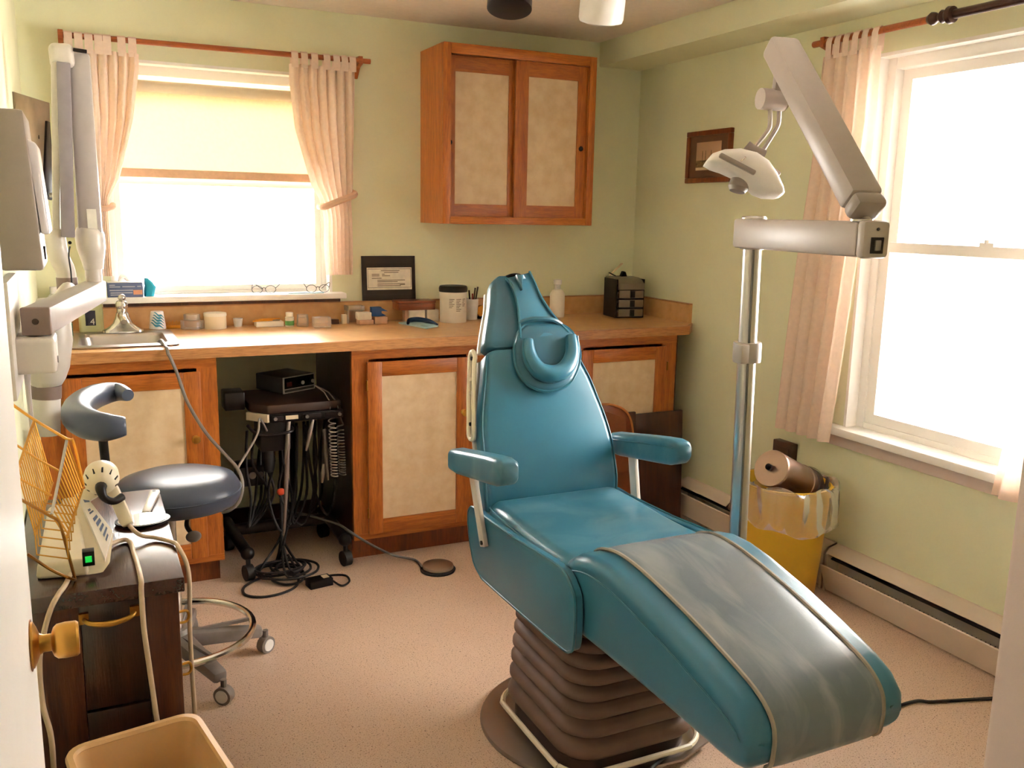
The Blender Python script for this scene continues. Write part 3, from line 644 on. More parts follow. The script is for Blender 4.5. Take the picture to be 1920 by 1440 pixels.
part(chair, 'backrest', MB().loft(back_secs(bp, .062)), 'teal_vinyl', smooth=60)
hp = [(2.742, .946, .158), (2.746, .952, .169), (2.757, .972, .166), (2.785, 1.012, .149), (2.819, 1.06, .126), (2.850, 1.10, .107), (2.885, 1.135, .092), (2.913, 1.160, .080), (2.925, 1.168, .066)]
part(chair, 'headrest', MB().loft(back_secs(hp, .06, .014)), 'teal_dark', smooth=60)
part(chair, 'back_shell', MB().loft(back_secs([(y, z, w+.004) for y, z, w in bp[1:-1]], .02, 0, .008, .058)), 'enamel', 'white back shell', smooth=60)
part(chair, 'head_shell', MB().loft(back_secs([(y, z, w+.004) for y, z, w in hp[1:-1]], .018, 0, .008, .056)), 'enamel', 'white shell behind the headrest', smooth=60)
# piping along the back edges
for sg in (-1, 1):
    part(chair, 'back_piping', MB().tube([(XC+sg*(w-.004)*KS, K(y, z)[0]+.004, K(y, z)[1]) for y, z, w in bp[1:-1]], .0032, n=6), 'piping_teal')
# slotted hinge rail on the side of the back
rl = [(2.66, .70), (2.70, .78), (2.745, .86), (2.775, .91)]
mb = MB()
rp = [(K(y, z)) for y, z in ((2.655, .672), (2.673, .73), (2.70, .79), (2.73, .845), (2.765, .90), (2.775, .918))]
for sg in (-1,):
    for (a, b), w in zip(zip(rp[:-1], rp[1:]), (.247, .238, .225, .208, .195)):
        pass
    wl = [.253, .246, .236, .222, .206, .200]
    L_ = [V((XC-w*KS-.002, y-.012, z)) for (y, z), w in zip(rp, wl)]; R_ = [V((XC-w*KS-.002, y+.022, z)) for (y, z), w in zip(rp, wl)]
    rail = part(chair, 'hinge_rail', MB().tube(L_+[(L_[-1]+R_[-1])/2+V((0, 0, .012))]+R_[::-1]+[(L_[0]+R_[0])/2-V((0, 0, .012))], .0075, n=8, closed=True, smooth=3), 'ivory', 'ivory slotted rail on the chair back')
    part(rail, 'slot', MB().loft([[a+V((.004, 0, 0)), b+V((.004, 0, 0)), b+V((.008, 0, 0)), a+V((.008, 0, 0))] for a, b in zip(L_, R_)]), 'dark_brown')
    for q in (.12, .45, .6, .9):
        i = min(int(q*5), 4); p = (L_[i]+R_[i])/2*(1-(q*5-i))+(L_[i+1]+R_[i+1])/2*(q*5-i)
        part(rail, 'screw', MB().cyl(p+V((.004, 0, 0)), p+V((-.006, 0, 0)), .0055, n=10), 'ivory' if .2 < q < .8 else 'dark_metal')
# ray -> front face of the back
PF = [K(y, z) for y, z, w in bp[1:-1]]+[K(y, z) for y, z, w in hp[1:]]
def onback(u, v, off=0.):
    d_ = ray(u, v)
    for (y0, z0), (y1, z1) in zip(PF[:-1], PF[1:]):
        # solve CC + t d on the segment
        A = np.array([[d_[1], -(y1-y0)], [d_[2], -(z1-z0)]])
        t_, s_ = np.linalg.solve(A, np.array([y0, z0-CH]))
        if -.001 <= s_ <= 1.001:
            n_ = V((0, -(z1-z0), (y1-y0))); n_ /= np.linalg.norm(n_); n_ = n_ if n_[1] < 0 else -n_
            return CC+t_*d_+n_*off
    y0, z0 = PF[-1]; return aty(u, v, y0)+V((0, -off, 0))
# centre strap panel from the pad up over the top
Lp = [(943, 521), (953, 540), (962, 562), (967, 585), (969, 610), (970, 640)]; Rp = [(989, 521), (998, 540), (1008, 562), (1022, 585), (1038, 606), (1060, 630)]
def strip(Lp, Rp, o, th=.008, n=9):
    secs = []
    for a, b in zip(Lp, Rp):
        A = onback(*a, o); B = onback(*b, o)
        row = [A+(B-A)*u+V((0, -.006*math.sin(PI*u), 0)) for u in np.linspace(0, 1, n)]
        secs.append(row+[p+V((0, th, -th*.4)) for p in row[::-1]])
    return MB().loft(secs)
hs = part(chair, 'headrest_strap', strip(Lp, Rp, .020), 'teal_vinyl', 'teal strap panel over the headrest', smooth=60)
for Q in (Lp, Rp): part(hs, 'piping', MB().tube([onback(*q, .024) for q in Q], .004, n=6), 'piping_teal')
part(hs, 'strap_notch', strip([(957, 521), (962, 530), (967, 545), (971, 557)], [(977, 521), (975, 530), (973, 545), (972, 557)], .035, .010, 4), 'teal_dark')
part(hs, 'strap_buckle', MB().tube([onback(948, 521, .0), onback(957, 516, .012), onback(970, 516, .012), onback(980, 521, .0)], .006, n=8), 'black_plastic')
part(hs, 'cross_band', MB().tube([onback(968, 613, .020), onback(985, 609, .032), onback(1008, 609, .036), onback(1030, 610, .032), onback(1047, 614, .020)], .0075, n=8), 'teal_dark')
# pad and horseshoe cushion
cpt = onback(1022, 672, .0)
ring = [(962, 640), (960, 672), (966, 700), (984, 724), (1014, 736), (1046, 732), (1068, 716), (1080, 690), (1082, 664), (1076, 640), (1062, 622), (1042, 612), (1008, 610), (978, 616)]
rq, _ = spline([V((a, b, 0)) for a, b in ring], [0]*len(ring), 3, True)
secs = [[onback(q[0], q[1], o) for q in [cc_+(w_-cc_)*s_ for w_, cc_ in ((p, V((1021, 670, 0))) for p in rq)]] for o, s_ in ((-.012, .97), (.014, 1.), (.022, .97), (.026, .9))]
pad = part(chair, 'headrest_pad', MB().loft(secs), 'teal_dark', smooth=60)
part(pad, 'piping', MB().tube([onback(q[0], q[1], .019) for q in rq], .0042, n=6, closed=True, smooth=0), 'piping_teal')
up = [(981, 646), (982, 668), (989, 688), (1003, 704), (1024, 710), (1045, 704), (1058, 688), (1063, 666), (1061, 638)]
part(pad, 'horseshoe_cushion', MB().tube([onback(a, b, .036) for a, b in up], [.016, .021, .024, .026, .027, .026, .024, .021, .016], n=16, smooth=5), 'teal_vinyl', 'padded horseshoe neck cushion', smooth=70)
part(pad, 'cushion_seam', MB().tube([onback(a, b, .046) for a, b in ((973, 648), (973, 672), (980, 694), (997, 713), (1024, 720), (1050, 714), (1066, 696), (1072, 670), (1070, 640))], .003, n=6), 'piping_teal')
# armrests
for sg, x0_, x1_ in ((-1, 1.045, 1.115), (1, 1.66, 1.73)):
    ap = [(2.672, .60, .023), (2.655, .597, .037), (2.60, .602, .041), (2.45, .627, .043), (2.36, .641, .044), (2.30, .650, .043), (2.272, .654, .037), (2.255, .657, .022)]
    xm = (x0_+x1_)/2*KS; hw = (x1_-x0_)/2*KS
    rows = []
    for i, (y, z, h) in enumerate(ap):
        y_, z_ = K(y, z); e_ = .75 if i in (0, len(ap)-1) else 1; rows.append([(xm+px, y_, z_+pz) for px, pz in rrect(hw*e_, h*KS, min(hw*e_, h*KS)*.55, 7)])
    arm = part(chair, 'armrest', MB().loft(rows), 'teal_worn', smooth=60)
    part(arm, 'seam', MB().tube([(xm-sg*(hw+.0006), *K(y, z+h*.45)) for y, z, h in ap[1:-1]], .002, n=5), 'piping_teal')
    ps = [K(2.545, .59), K(2.47, .355)]
    part(chair, 'arm_post', MB().beam((xm-sg*.004, ps[0][0], ps[0][1]), (XC+sg*(.252*KS+.031), ps[1][0], ps[1][1]), .013, .034, up=(0, 1, 0), bev=.002), 'enamel', 'white flat arm post')
    part(chair, 'post_bolt', MB().cyl((XC+sg*(.252*KS+.02), ps[1][0], ps[1][1]+.012), (XC+sg*(.252*KS+.042), ps[1][0], ps[1][1]+.012), .006, n=12), 'dark_metal')
# lift arms joining seat, back and leg rest
part(chair, 'back_arm', MB().beam((XC, 2.10, .475), (XC, 2.275, .50), .16, .025, up=(1, 0, 0), bev=.004), 'dark_metal')
part(chair, 'leg_arm', MB().box(XC-.09, XC+.09, K(1.93, 0)[0], K(2.05, 0)[0], K(0, .30)[1], K(0, .39)[1], bev=.004), 'dark_metal')

# ================================================================ DENTAL LIGHT
px_ = 1.62
pb = atx(1383, 1010, px_); pt_ = atx(1411, 452, px_); dirp = (pt_-pb)/np.linalg.norm(pt_-pb); p_floor = pb-dirp*(pb[2]/dirp[2])
dl = thing('dental_light', 'dental operating light on a steel pole with a bent two piece arm', 'lamp', (p_floor[0], p_floor[1], 0))
part(dl, 'floor_flange', MB().lathe([(.01, 0), (.07, 0), (.07, .008), (.04, .014), (.03, .03)], (p_floor[0], p_floor[1], 0), n=28), 'steel')
part(dl, 'pole', MB().cyl(p_floor+dirp*.01, pt_+dirp*.01, .0245, n=28), 'steel', 'bare steel pole')
ax_, bx_ = frame(dirp)
part(dl, 'cable_groove', MB().beam(p_floor+dirp*.05+V((-.012, -.0195, 0)), pt_+V((-.012, -.0195, 0)), .006, .006), 'mid_grey')
cl = atx(1400, 660, px_); cl = p_floor+dirp*((cl-p_floor)@dirp)
part(dl, 'collar', MB().lathe([(.026, -.027), (.037, -.027), (.038, -.02), (.038, .02), (.037, .027), (.026, .027)], cl, dirp, n=28), 'lamp_body', 'ivory sliding collar')
part(dl, 'collar_clamp', MB().box(cl[0]-.047, cl[0]-.02, cl[1]-.035, cl[1]+.0, cl[2]-.026, cl[2]+.026, bev=.004), 'lamp_body')
dp = float((CR@(pt_-CC))[2])
A0 = atd(1400, 434, dp); A1 = atd(1628, 453, dp*.80)
A0[2] = A1[2] = (A0[2]+A1[2])/2
da = (A1-A0)/np.linalg.norm(A1-A0)
part(dl, 'lower_arm', MB().beam(A0-da*.02, A1, .062, .076, bev=.008), 'lamp_body')
part(dl, 'arm_end_cap', MB().beam(A1, A1+da*.028, .066, .080, bev=.010), 'lamp_body')
nr = np.cross(da, V((0, 0, 1))); nr /= np.linalg.norm(nr)
nf = nr if nr@(CC-A1) > 0 else -nr
sp = A1+da*.0295+V((0, 0, -.012))
sw = part(dl, 'power_switch', MB().beam(sp-da*.004, sp+da*.002, .03, .034, bev=.001), 'dark_metal', 'small black rocker switch')
part(sw, 'rocker', MB().beam(sp+da*.001, sp+da*.005, .014, .022, bev=.001), 'grey_plastic')
part(dl, 'screw', MB().cyl(sp+V((0, 0, .034))-da*.004, sp+V((0, 0, .034))+da*.001, .003, n=8), 'dark_metal')
part(dl, 'top_cap', MB().lathe([(.031, -.042), (.033, -.038), (.033, .041), (.030, .045), (.004, .046)], pt_+V((0, 0, A0[2]-pt_[2])), n=28), 'steel')
e0 = A1-da*.03
part(dl, 'elbow_pin', MB().cyl(e0+V((0, 0, .036)), e0+V((0, 0, .075)), .020, n=20), 'lamp_body')
part(dl, 'elbow_ring', MB().cyl(e0+V((0, 0, .037)), e0+V((0, 0, .042)), .024, n=20), 'chrome')
dE = float((CR@(e0-CC))[2])
B0 = atd(1617, 376, dE*.99); B1 = atd(1462, 86, dE*1.14)
db = (B1-B0)/np.linalg.norm(B1-B0)
part(dl, 'upper_arm', MB().beam(B0, B1, .058, .078, up=nf, bev=.010), 'lamp_body')
part(dl, 'arm_knuckle', MB().beam(B0-db*.035, B0+db*.002, .056, .074, up=nf, bev=.012), 'lamp_grey')
# head joint
dj = float((CR@(B1-CC))[2])*1.03
J = atd(1447, 187, dj)
side = CR[0]*.96+CR[2]*.25; side = side/np.linalg.norm(side)
part(dl, 'joint_bracket', MB().beam(atd(1468, 128, dj*.985), atd(1462, 172, dj), .035, .03, up=CR[2], bev=.003), 'lamp_grey')
part(dl, 'joint_barrel', MB().cyl(J-side*.033, J+side*.033, .0265, n=24), 'lamp_body')
part(dl, 'barrel_cap', MB().lathe([(.0268, 0), (.0268, .004), (.018, .007), (.017, .004), (.004, .004)], J+side*.033, side, n=24), 'chrome')
for a, b, c_, o in (((1444, 205), (1444, 240), (1412, 280), 0), ((1461, 205), (1460, 236), (1432, 280), .012)):
    part(dl, 'yoke_rod', MB().tube([atd(*a, dj+o), atd((a[0]+b[0])/2, b[1]-12, dj+o), atd(b[0]-4, b[1]+5, dj+o), atd(*c_, dj+o)], .0058, n=8), 'lamp_body')
part(dl, 'yoke_block', MB().tube([atd(1400, 272, dj), atd(1412, 281, dj), atd(1434, 290, dj)], [.012, .0125, .012], n=12, smooth=3), 'lamp_grey')
# curved reflector head
hc = atd(1398, 322, dj); right = CR[0]; up_ = -CR[1]; fw_ = CR[2]
def LH(u, v, w): return hc+right*u+up_*v+fw_*w
tops = [(1324, 302), (1334, 290), (1355, 283), (1385, 281), (1415, 288), (1438, 303), (1454, 326), (1464, 350), (1466, 362)]
bots = [(1322, 310), (1332, 317), (1352, 323), (1374, 333), (1396, 348), (1412, 364), (1430, 371), (1452, 372), (1462, 370)]
secs = []
for i, (a, b) in enumerate(zip(tops, bots)):
    Ta, Bb = atd(*a, dj), atd(*b, dj); c_ = (Ta+Bb)/2; hv_ = (Ta-Bb)/2; dd_ = (.030, .042, .048, .050, .050, .048, .044, .038, .030)[i]
    secs.append([c_+hv_*pz*(1 if px < .5 else .8)+fw_*px*dd_ for px, pz in rrect(1, 1, .85, 8)])
hd = part(dl, 'lamp_head', MB().loft(secs), 'lamp_white', 'white curved lamp head', smooth=70)
part(hd, 'head_trim', MB().beam(atd(1349, 290, dj-.056), atd(1416, 325, dj-.056), .012, .015, up=fw_, bev=.004), 'lamp_grey', 'grey trim bar on the lamp head')
part(hd, 'head_trim', MB().beam(atd(1448, 318, dj+.052), atd(1462, 328, dj+.052), .012, .015, up=fw_, bev=.004), 'lamp_grey')
part(hd, 'lamp_socket', MB().lathe([(.024, 0), (.026, .02), (.02, .03), (.006, .032)], atd(1388, 338, dj), -up_*.9-right*.25, n=20), 'lamp_grey')
part(hd, 'clip_wire', MB().tube([atd(1388, 303, dj-.052), atd(1396, 296, dj-.052), atd(1404, 291, dj-.03)], .0022, n=6), 'chrome')

# ================================================================ STOOL
sc_ = V((.19, 2.717, 0)); SR = .265
st_ = thing('stool', 'grey blue operator stool with curved body support and five castors', 'stool', sc_)
for k in range(5):
    a = math.radians(4+72*k); dv = V((math.cos(a), math.sin(a), 0)); tip = sc_+dv*(SR-.012)
    part(st_, 'leg', MB().beam(sc_+dv*.02+V((0, 0, .105)), tip+V((0, 0, .075)), .06, .05, bev=.010, w1=.042, h1=.034), 'stool_grey')
    c = sc_+dv*SR; ax = V((-math.sin(a+.5), math.cos(a+.5), 0))
    cs = part(st_, 'caster', MB().cyl(c-ax*.013+V((0, 0, .027)), c+ax*.013+V((0, 0, .027)), .027, n=20).cyl(c+V((0, 0, .035)), c+V((0, 0, .075)), .009, n=10), 'grey_plastic')
    part(cs, 'wheel_disc', MB().cyl(c-ax*.016+V((0, 0, .027)), c+ax*.016+V((0, 0, .027)), .019, n=18), 'lamp_white', 'white hub disc')
part(st_, 'hub', MB().lathe([(.03, .07), (.042, .08), (.042, .12), (.03, .14)], sc_, n=24), 'stool_grey')
zs = .595
part(st_, 'column', MB().cyl(sc_+V((0, 0, .12)), sc_+V((0, 0, .34)), .018, n=18), 'chrome')
part(st_, 'piston', MB().cyl(sc_+V((0, 0, .34)), sc_+V((0, 0, zs-.07)), .013, n=16), 'steel')
part(st_, 'seat_plate', MB().box(sc_[0]-.07, sc_[0]+.09, 2.65, 2.79, zs-.085, zs-.068, bev=.004), 'dark_metal')
so = V((.215, 2.72, zs))
part(st_, 'seat', MB().lathe([(.02, -.068), (.13, -.068), (.168, -.06), (.176, -.045), (.178, -.02), (.174, -.008), (.162, .012), (.12, .026), (.06, .030), (.003, .030)], so, n=48), 'stool_vinyl', smooth=60)
part(st_, 'seat_seam', MB().tube([so+V((.179*math.cos(t), .179*math.sin(t), -.02)) for t in np.linspace(0, 2*PI, 40, endpoint=False)], .0022, n=5, closed=True, smooth=0), 'stool_vinyl')
part(st_, 'lever', MB().tube([sc_+V((.05, -.03, zs-.08)), aty(350, 985, 2.65), aty(362, 1003, 2.63)], [.006, .007, .006], n=8), 'dark_metal')
part(st_, 'lever_paddle', MB().ball(aty(363, 1006, 2.63), .022, sc=(1, .3, .8)), 'grey_plastic')
ry_ = .1
rg = [sc_+V((.222*math.cos(t), .222*math.sin(t), .128)) for t in np.linspace(0, 2*PI, 40, endpoint=False)]
part(st_, 'foot_ring', MB().tube(rg, .011, n=10, closed=True, smooth=0), 'chrome', 'chrome foot ring')
for k in range(5):
    a = math.radians(4+72*k); dv = V((math.cos(a), math.sin(a), 0)); part(st_, 'ring_clip', MB().beam(sc_+dv*.03+V((0, 0, .122)), sc_+dv*.215+V((0, 0, .124)), .010, .010), 'stool_grey')
zb_ = .83
arc = [(240, 741), (222, 735), (196, 738), (168, 748), (148, 764), (146, 781), (166, 795), (200, 801), (236, 799)]
part(st_, 'body_support', MB().tube([atz(a, b, zb_-.002*i*0) for i, (a, b) in enumerate(arc)], [.018, .028, .034, .038, .041, .042, .041, .037, .024], n=18, smooth=5), 'stool_vinyl', 'curved padded body support', smooth=70)
pst = atz(190, 795, zb_-.04)
part(st_, 'support_post', MB().tube([pst+V((0, 0, .01)), pst+V((.004, .01, -.12)), V((pst[0]+.01, pst[1]+.03, zs-.03)), V((.09, 2.72, zs-.078))], .0125, n=12), 'black_plastic')

# ================================================================ SMALL DARK CABINET BY THE DOOR
dz, dx, dy0, dy1 = .66, .147, 1.825, 2.47
cb = thing('side_cabinet', 'dark wood side cabinet with brass bail handle beside the open door', 'cabinet', ((XL+dx)/2, 2.14, 0))
part(cb, 'top', box(XL+.004, dx, dy0, dy1, dz-.032, dz, bev=.003), 'dark_wood_top', 'glossy dark wood top')
part(cb, 'carcass', MB().box(XL+.01, dx-.012, dy0+.03, dy1-.01, .05, dz-.032), 'dark_wood')
part(cb, 'plinth', MB().box(XL+.02, dx-.02, dy0+.04, dy1-.02, 0, .05), 'dark_wood')
part(cb, 'front_stile', box(XL+.01, XL+.115, dy0+.012, dy0+.03, .05, dz-.032, bev=.003), 'red_wood'); part(cb, 'front_stile', box(dx-.075, dx-.012, dy0+.012, dy0+.03, .05, dz-.032, bev=.003), 'red_wood')
part(cb, 'drawer', box(XL+.115, dx-.075, dy0+.016, dy0+.03, .40, dz-.036, bev=.003), 'dark_wood'); part(cb, 'drawer', box(XL+.115, dx-.075, dy0+.016, dy0+.03, .06, .395, bev=.003), 'dark_wood')
hy = dy0+.010
h0, h1 = aty(157, 1160, hy), aty(252, 1139, hy); h0[2] = h1[2] = min((h0[2]+h1[2])/2, dz-.06)
hd_ = part(cb, 'handle', MB().tube([h0+V((0, -.006, 0)), h0+V((.012, -.020, -.004)), (h0+h1)/2+V((0, -.024, -.008)), h1+V((-.012, -.020, -.004)), h1+V((0, -.006, 0))], [.004, .005, .0065, .005, .004], n=10), 'brass', 'brass bail handle')
for p in (h0, h1): part(hd_, 'handle_plate', MB().box(p[0]-.009, p[0]+.009, hy-.004, hy+.006, p[2]-.011, p[2]+.011, bev=.001), 'brass_dark')
for v_ in (1152, 1250):
    p = atz(345, v_, 0); z_ = aty(347, v_, 1.87)[2]
    part(cb, 'side_ring', MB().tube([(dx-.012, 1.86, z_+.012), (dx+.004, 1.865, z_+.01), (dx+.008, 1.868, z_-.004), (dx+.002, 1.866, z_-.014), (dx-.012, 1.86, z_-.012)], .003, n=8), 'brass', 'brass side loop')
# ---- hand mirror lying on the cabinet
t = thing('hand_mirror', 'black rimmed hand mirror lying face up on the dark cabinet', 'mirror', (.1, 2.08, dz))
mc = atz(268, 980, dz); hm = atz(282, 945, dz); he = atz(289, 932, dz)
mr = part(t, 'rim', MB().lathe([(.002, 0), (.044, 0), (.049, .004), (.049, .008), (.044, .0085)], (mc[0], mc[1], dz+.0005), n=36, sx=1, sy=1.25), 'black_plastic')
part(t, 'mirror_face', MB().lathe([(.002, .0085), (.044, .0085), (.043, .0095), (.002, .0095)], (mc[0], mc[1], dz+.0005), n=36, sx=1, sy=1.25), 'mirror_glass')
hv = (he-mc)/np.linalg.norm(he-mc)
part(t, 'handle', MB().beam(mc+hv*.05+V((0, 0, .007)), he+hv*.02+V((0, 0, .009)), .018, .011, bev=.004, w1=.026), 'lamp_white', 'pale handle with hanging hole')
part(t, 'hanging_hole', MB().cyl(he+hv*.008+V((0, 0, .012)), he+hv*.008+V((0, 0, .0152)), .005, n=14), 'black_plastic')

# ---- ivory curing unit with pistol handpiece
cu = thing('curing_unit', 'ivory dental curing unit with sloped blue printed panel and green switch', 'device', (.0, 1.98, dz))
fl, fr_ = atz(67, 1089, dz+.0005), atz(167, 1080, dz+.0005)
y1_ = 2.23
bot = [fl, fr_, V((fr_[0]+.01, y1_, dz+.0005)), V((fl[0]+.01, y1_, dz+.0005))]
top = [aty(70, 1058, fl[1]+.004), aty(164, 1050, fr_[1]+.004), aty(141, 934, y1_-.02), aty(90, 950, y1_-.02)]
part(cu, 'body', MB().hexa(bot+top, bev=.008, seg=3), 'ivory')
# printed panel on the sloping side (right hand), a slab standing proud
def quad_slab(p, th, mb=None):
    p = [V(q) for q in p]; n_ = np.cross(p[1]-p[0], p[3]-p[0]); n_ /= np.linalg.norm(n_); return (mb or MB()).hexa(p+[q+n_*th for q in p], bev=.003)
Pn = [aty(196, 1072, 1.855), aty(208, 1060, 1.86), aty(172, 944, 2.10), aty(146, 912, 2.12)]
wing = [aty(164, 1072, 1.915), aty(194, 1078, 1.89), aty(208, 1054, 1.915), aty(215, 1000, 2.03), aty(163, 936, 2.185), aty(141, 930, 2.20)]
for q in wing: q[2] = max(q[2], dz+.007)
pane = part(cu, 'sloped_panel', MB().prism(wing, (-.030, .012, -.005), bev=.004), 'ivory')
pA, pB, pC, pD = aty(146, 936, 2.19), aty(164, 941, 2.175), aty(211, 1003, 2.025), aty(197, 1056, 1.918)
n_ = np.cross(pB-pA, pD-pA); n_ /= np.linalg.norm(n_); n_ = n_ if n_@(CC-pA) > 0 else -n_
part(pane, 'print_panel', MB().hexa([pA+n_*.001, pB+n_*.001, pC+n_*.001, pD+n_*.001]+[q+n_*.011 for q in (pA, pB, pC, pD)]), 'lamp_white', 'white panel with blue print')
def on_panel(u, v): return pA+(pB-pA)*u*(1-v)+(pD-pA)*v*(1-u)+(pC-pA)*u*v+n_*.0115
for u0, u1, v0, v1 in ((.35, .9, .04, .14), (.3, .55, .28, .32), (.3, .7, .34, .37), (.35, .75, .46, .52), (.4, .8, .56, .63), (.42, .8, .68, .74), (.45, .85, .80, .85), (.45, .7, .89, .93)):
    q4 = [on_panel(u0, v0), on_panel(u1, v0), on_panel(u1, v1), on_panel(u0, v1)]
    part(pane, 'print_mark', MB().add(q4+[p_+n_*.0006 for p_ in q4], [(0, 1, 2, 3), (4, 5, 6, 7), (0, 1, 5, 4), (1, 2, 6, 5), (2, 3, 7, 6), (3, 0, 4, 7)]), 'glove_blue')
sp_ = aty(166, 1047, fr_[1]-.004)
sw = part(cu, 'power_switch', MB().box(sp_[0]-.011, sp_[0]+.011, sp_[1]-.004, sp_[1]+.02, sp_[2]-.015, sp_[2]+.015, bev=.001), 'black_plastic')
part(sw, 'green_lamp', MB().box(sp_[0]-.006, sp_[0]+.006, sp_[1]-.0065, sp_[1]-.003, sp_[2]-.006, sp_[2]+.006), 'green_led', 'lit green switch lamp')
# pistol
pc = aty(190, 897, 2.15)
part(cu, 'handpiece_rest', MB().beam(aty(152, 936, 2.19), aty(186, 915, 2.165), .04, .03, up=(0, 0, 1), bev=.005), 'ivory')
gun = part(cu, 'handpiece', MB().lathe([(.012, -.042), (.026, -.036), (.036, -.02), (.038, 0), (.036, .012), (.028, .026), (.016, .034), (.012, .036)], pc, (-.05, -.95, -.25), n=30), 'ivory', 'rounded ivory handpiece with vents')
gd = V((-.05, -.95, -.25)); gd /= np.linalg.norm(gd); ga, gb = frame(gd)
for k in range(11):
    a = 2*PI*k/11; p = pc+gd*.018+(math.cos(a)*ga+math.sin(a)*gb)*.0325
    part(gun, 'vent_slot', MB().beam(p-gd*.007+(math.cos(a)*ga+math.sin(a)*gb)*.002, p+gd*.005-(math.cos(a)*ga+math.sin(a)*gb)*.004, .004, .004), 'black_plastic')
part(gun, 'nozzle', MB().tube([pc+gd*.034, pc+gd*.05, pc+gd*.058+V((.006, 0, -.014)), pc+gd*.056+V((.024, 0, -.026)), pc+gd*.04+V((.042, 0, -.026))], [.013, .011, .008, .008, .009], n=12), 'black_plastic', 'black light guide')
part(gun, 'grip', MB().beam(pc+V((.018, .0, -.02)), aty(241, 985, 2.10), .028, .028, up=(0, 1, 0), bev=.007), 'ivory')
# cords of the unit
def cord(name, pts, r, m, label, smooth=8): return single(name, MB().tube(pts, r, n=8, smooth=smooth), m, label, 'cord', smooth=70)
g0 = aty(240, 983, 2.10)
cord('device_cord', [g0, atz(262, 1003, dz+.016), atz(290, 1008, dz+.007), atz(322, 1016, dz+.0055), V((.152, 1.99, dz+.003)), aty(350, 1075, 1.93)+V((.004, 0, 0)), aty(356, 1180, 1.9), aty(362, 1290, 1.9), aty(368, 1375, 1.9)], .0048, 'cord_ivory', 'thick ivory handpiece cord hanging past the brass side loops')
cord('device_cord', [V((-.024, 2.0, dz+.014)), atz(235, 1012, dz+.006), atz(252, 1040, dz+.006), aty(264, 1085, 1.818), aty(265, 1110, 1.814), aty(270, 1180, 1.812), aty(280, 1250, 1.811), aty(292, 1335, 1.810), V((.088, 1.808, .25)), V((.088, 1.808, .012))], .0052, 'cord_ivory', 'thick ivory power cord hanging in front of the dark drawers')
cord('device_cord', [V((-.055, 1.95, dz+.009)), atz(126, 1090, dz+.0058), atz(119, 1102, dz+.0058), aty(110, 1114, 1.818), aty(96, 1140, 1.805), aty(84, 1180, 1.795), aty(74, 1240, 1.79), aty(80, 1320, 1.79), aty(98, 1400, 1.79), V((-.118, 1.79, .16)), V((-.118, 1.80, .012))], .0052, 'cord_ivory', 'ivory cord hanging between the door edge and the cabinet')
# ---- brass wire rack
rk = thing('wire_rack', 'brass wire file rack standing on the dark cabinet behind the door', 'rack', (-.09, 2.0, dz))
def pc3(u, v, y): return aty(u/3.513, 700+v/3.513, y)
A_, B_, C_, D_ = pc3(225, 310, 2.08), pc3(115, 640, 1.92), pc3(232, 1060, 1.905), pc3(345, 720, 2.07)
E_, F_, G_, H_ = pc3(440, 440, 2.04), pc3(340, 930, 1.86), pc3(440, 1085, 1.86), pc3(548, 740, 2.03)
for nm, a, b, c, d_ in (('back', A_, B_, C_, D_), ('front', E_, F_, G_, H_)):
    for i in range(15):
        u = i/14; p = a+(b-a)*u; q = d_+(c-d_)*u; part(rk, 'wire', MB().tube([p, q], .0016, n=5, smooth=0), 'wire_brass')
    fr2 = part(rk, 'frame_bar', MB().tube([a, b], .003, n=6, smooth=0), 'wire_brass' if nm == 'back' else 'steel')
    part(rk, 'frame_bar', MB().tube([d_, c], .003, n=6, smooth=0), 'wire_brass')
for i in range(7):
    u = i/6; p = D_+(C_-D_)*(.35+.65*u); q = H_+(G_-H_)*(.35+.65*u); dn_ = V((0, -.006, -.034*u-.006))
    part(rk, 'bottom_wire', MB().tube([p, p+dn_, q+dn_, q], .0016, n=5, smooth=0), 'wire_brass')
part(rk, 'rim', MB().tube([pc3(75, 200, 2.10), pc3(225, 305, 2.08), pc3(440, 432, 2.04), pc3(485, 455, 2.04), pc3(550, 735, 2.03)], .003, n=6, smooth=3), 'wire_brass')
for a, b, c, d_ in (((105, 470, 2.0), (240, 560, 1.985), (385, 640, 1.97), (390, 645, 1.97)), ((120, 690, 1.93), (230, 750, 1.91), (340, 805, 1.90), (345, 810, 1.90))):
    part(rk, 'cross_wire', MB().tube([pc3(*a), pc3(*b), pc3(*c)], .0022, n=6, smooth=0), 'wire_brass')
part(rk, 'lower_rim', MB().tube([pc3(135, 830, 1.91), pc3(330, 940, 1.86), pc3(385, 970, 1.858), pc3(410, 1040, 1.857), atz(141, 1087, dz+.003)], .003, n=6, smooth=3), 'brass_dark')
part(rk, 'lower_rim', MB().tube([pc3(180, 1190, 1.905), pc3(330, 1290, 1.895), atz(128, 1083, dz+.018), atz(141, 1087, dz+.003)], .003, n=6, smooth=3), 'brass_dark')

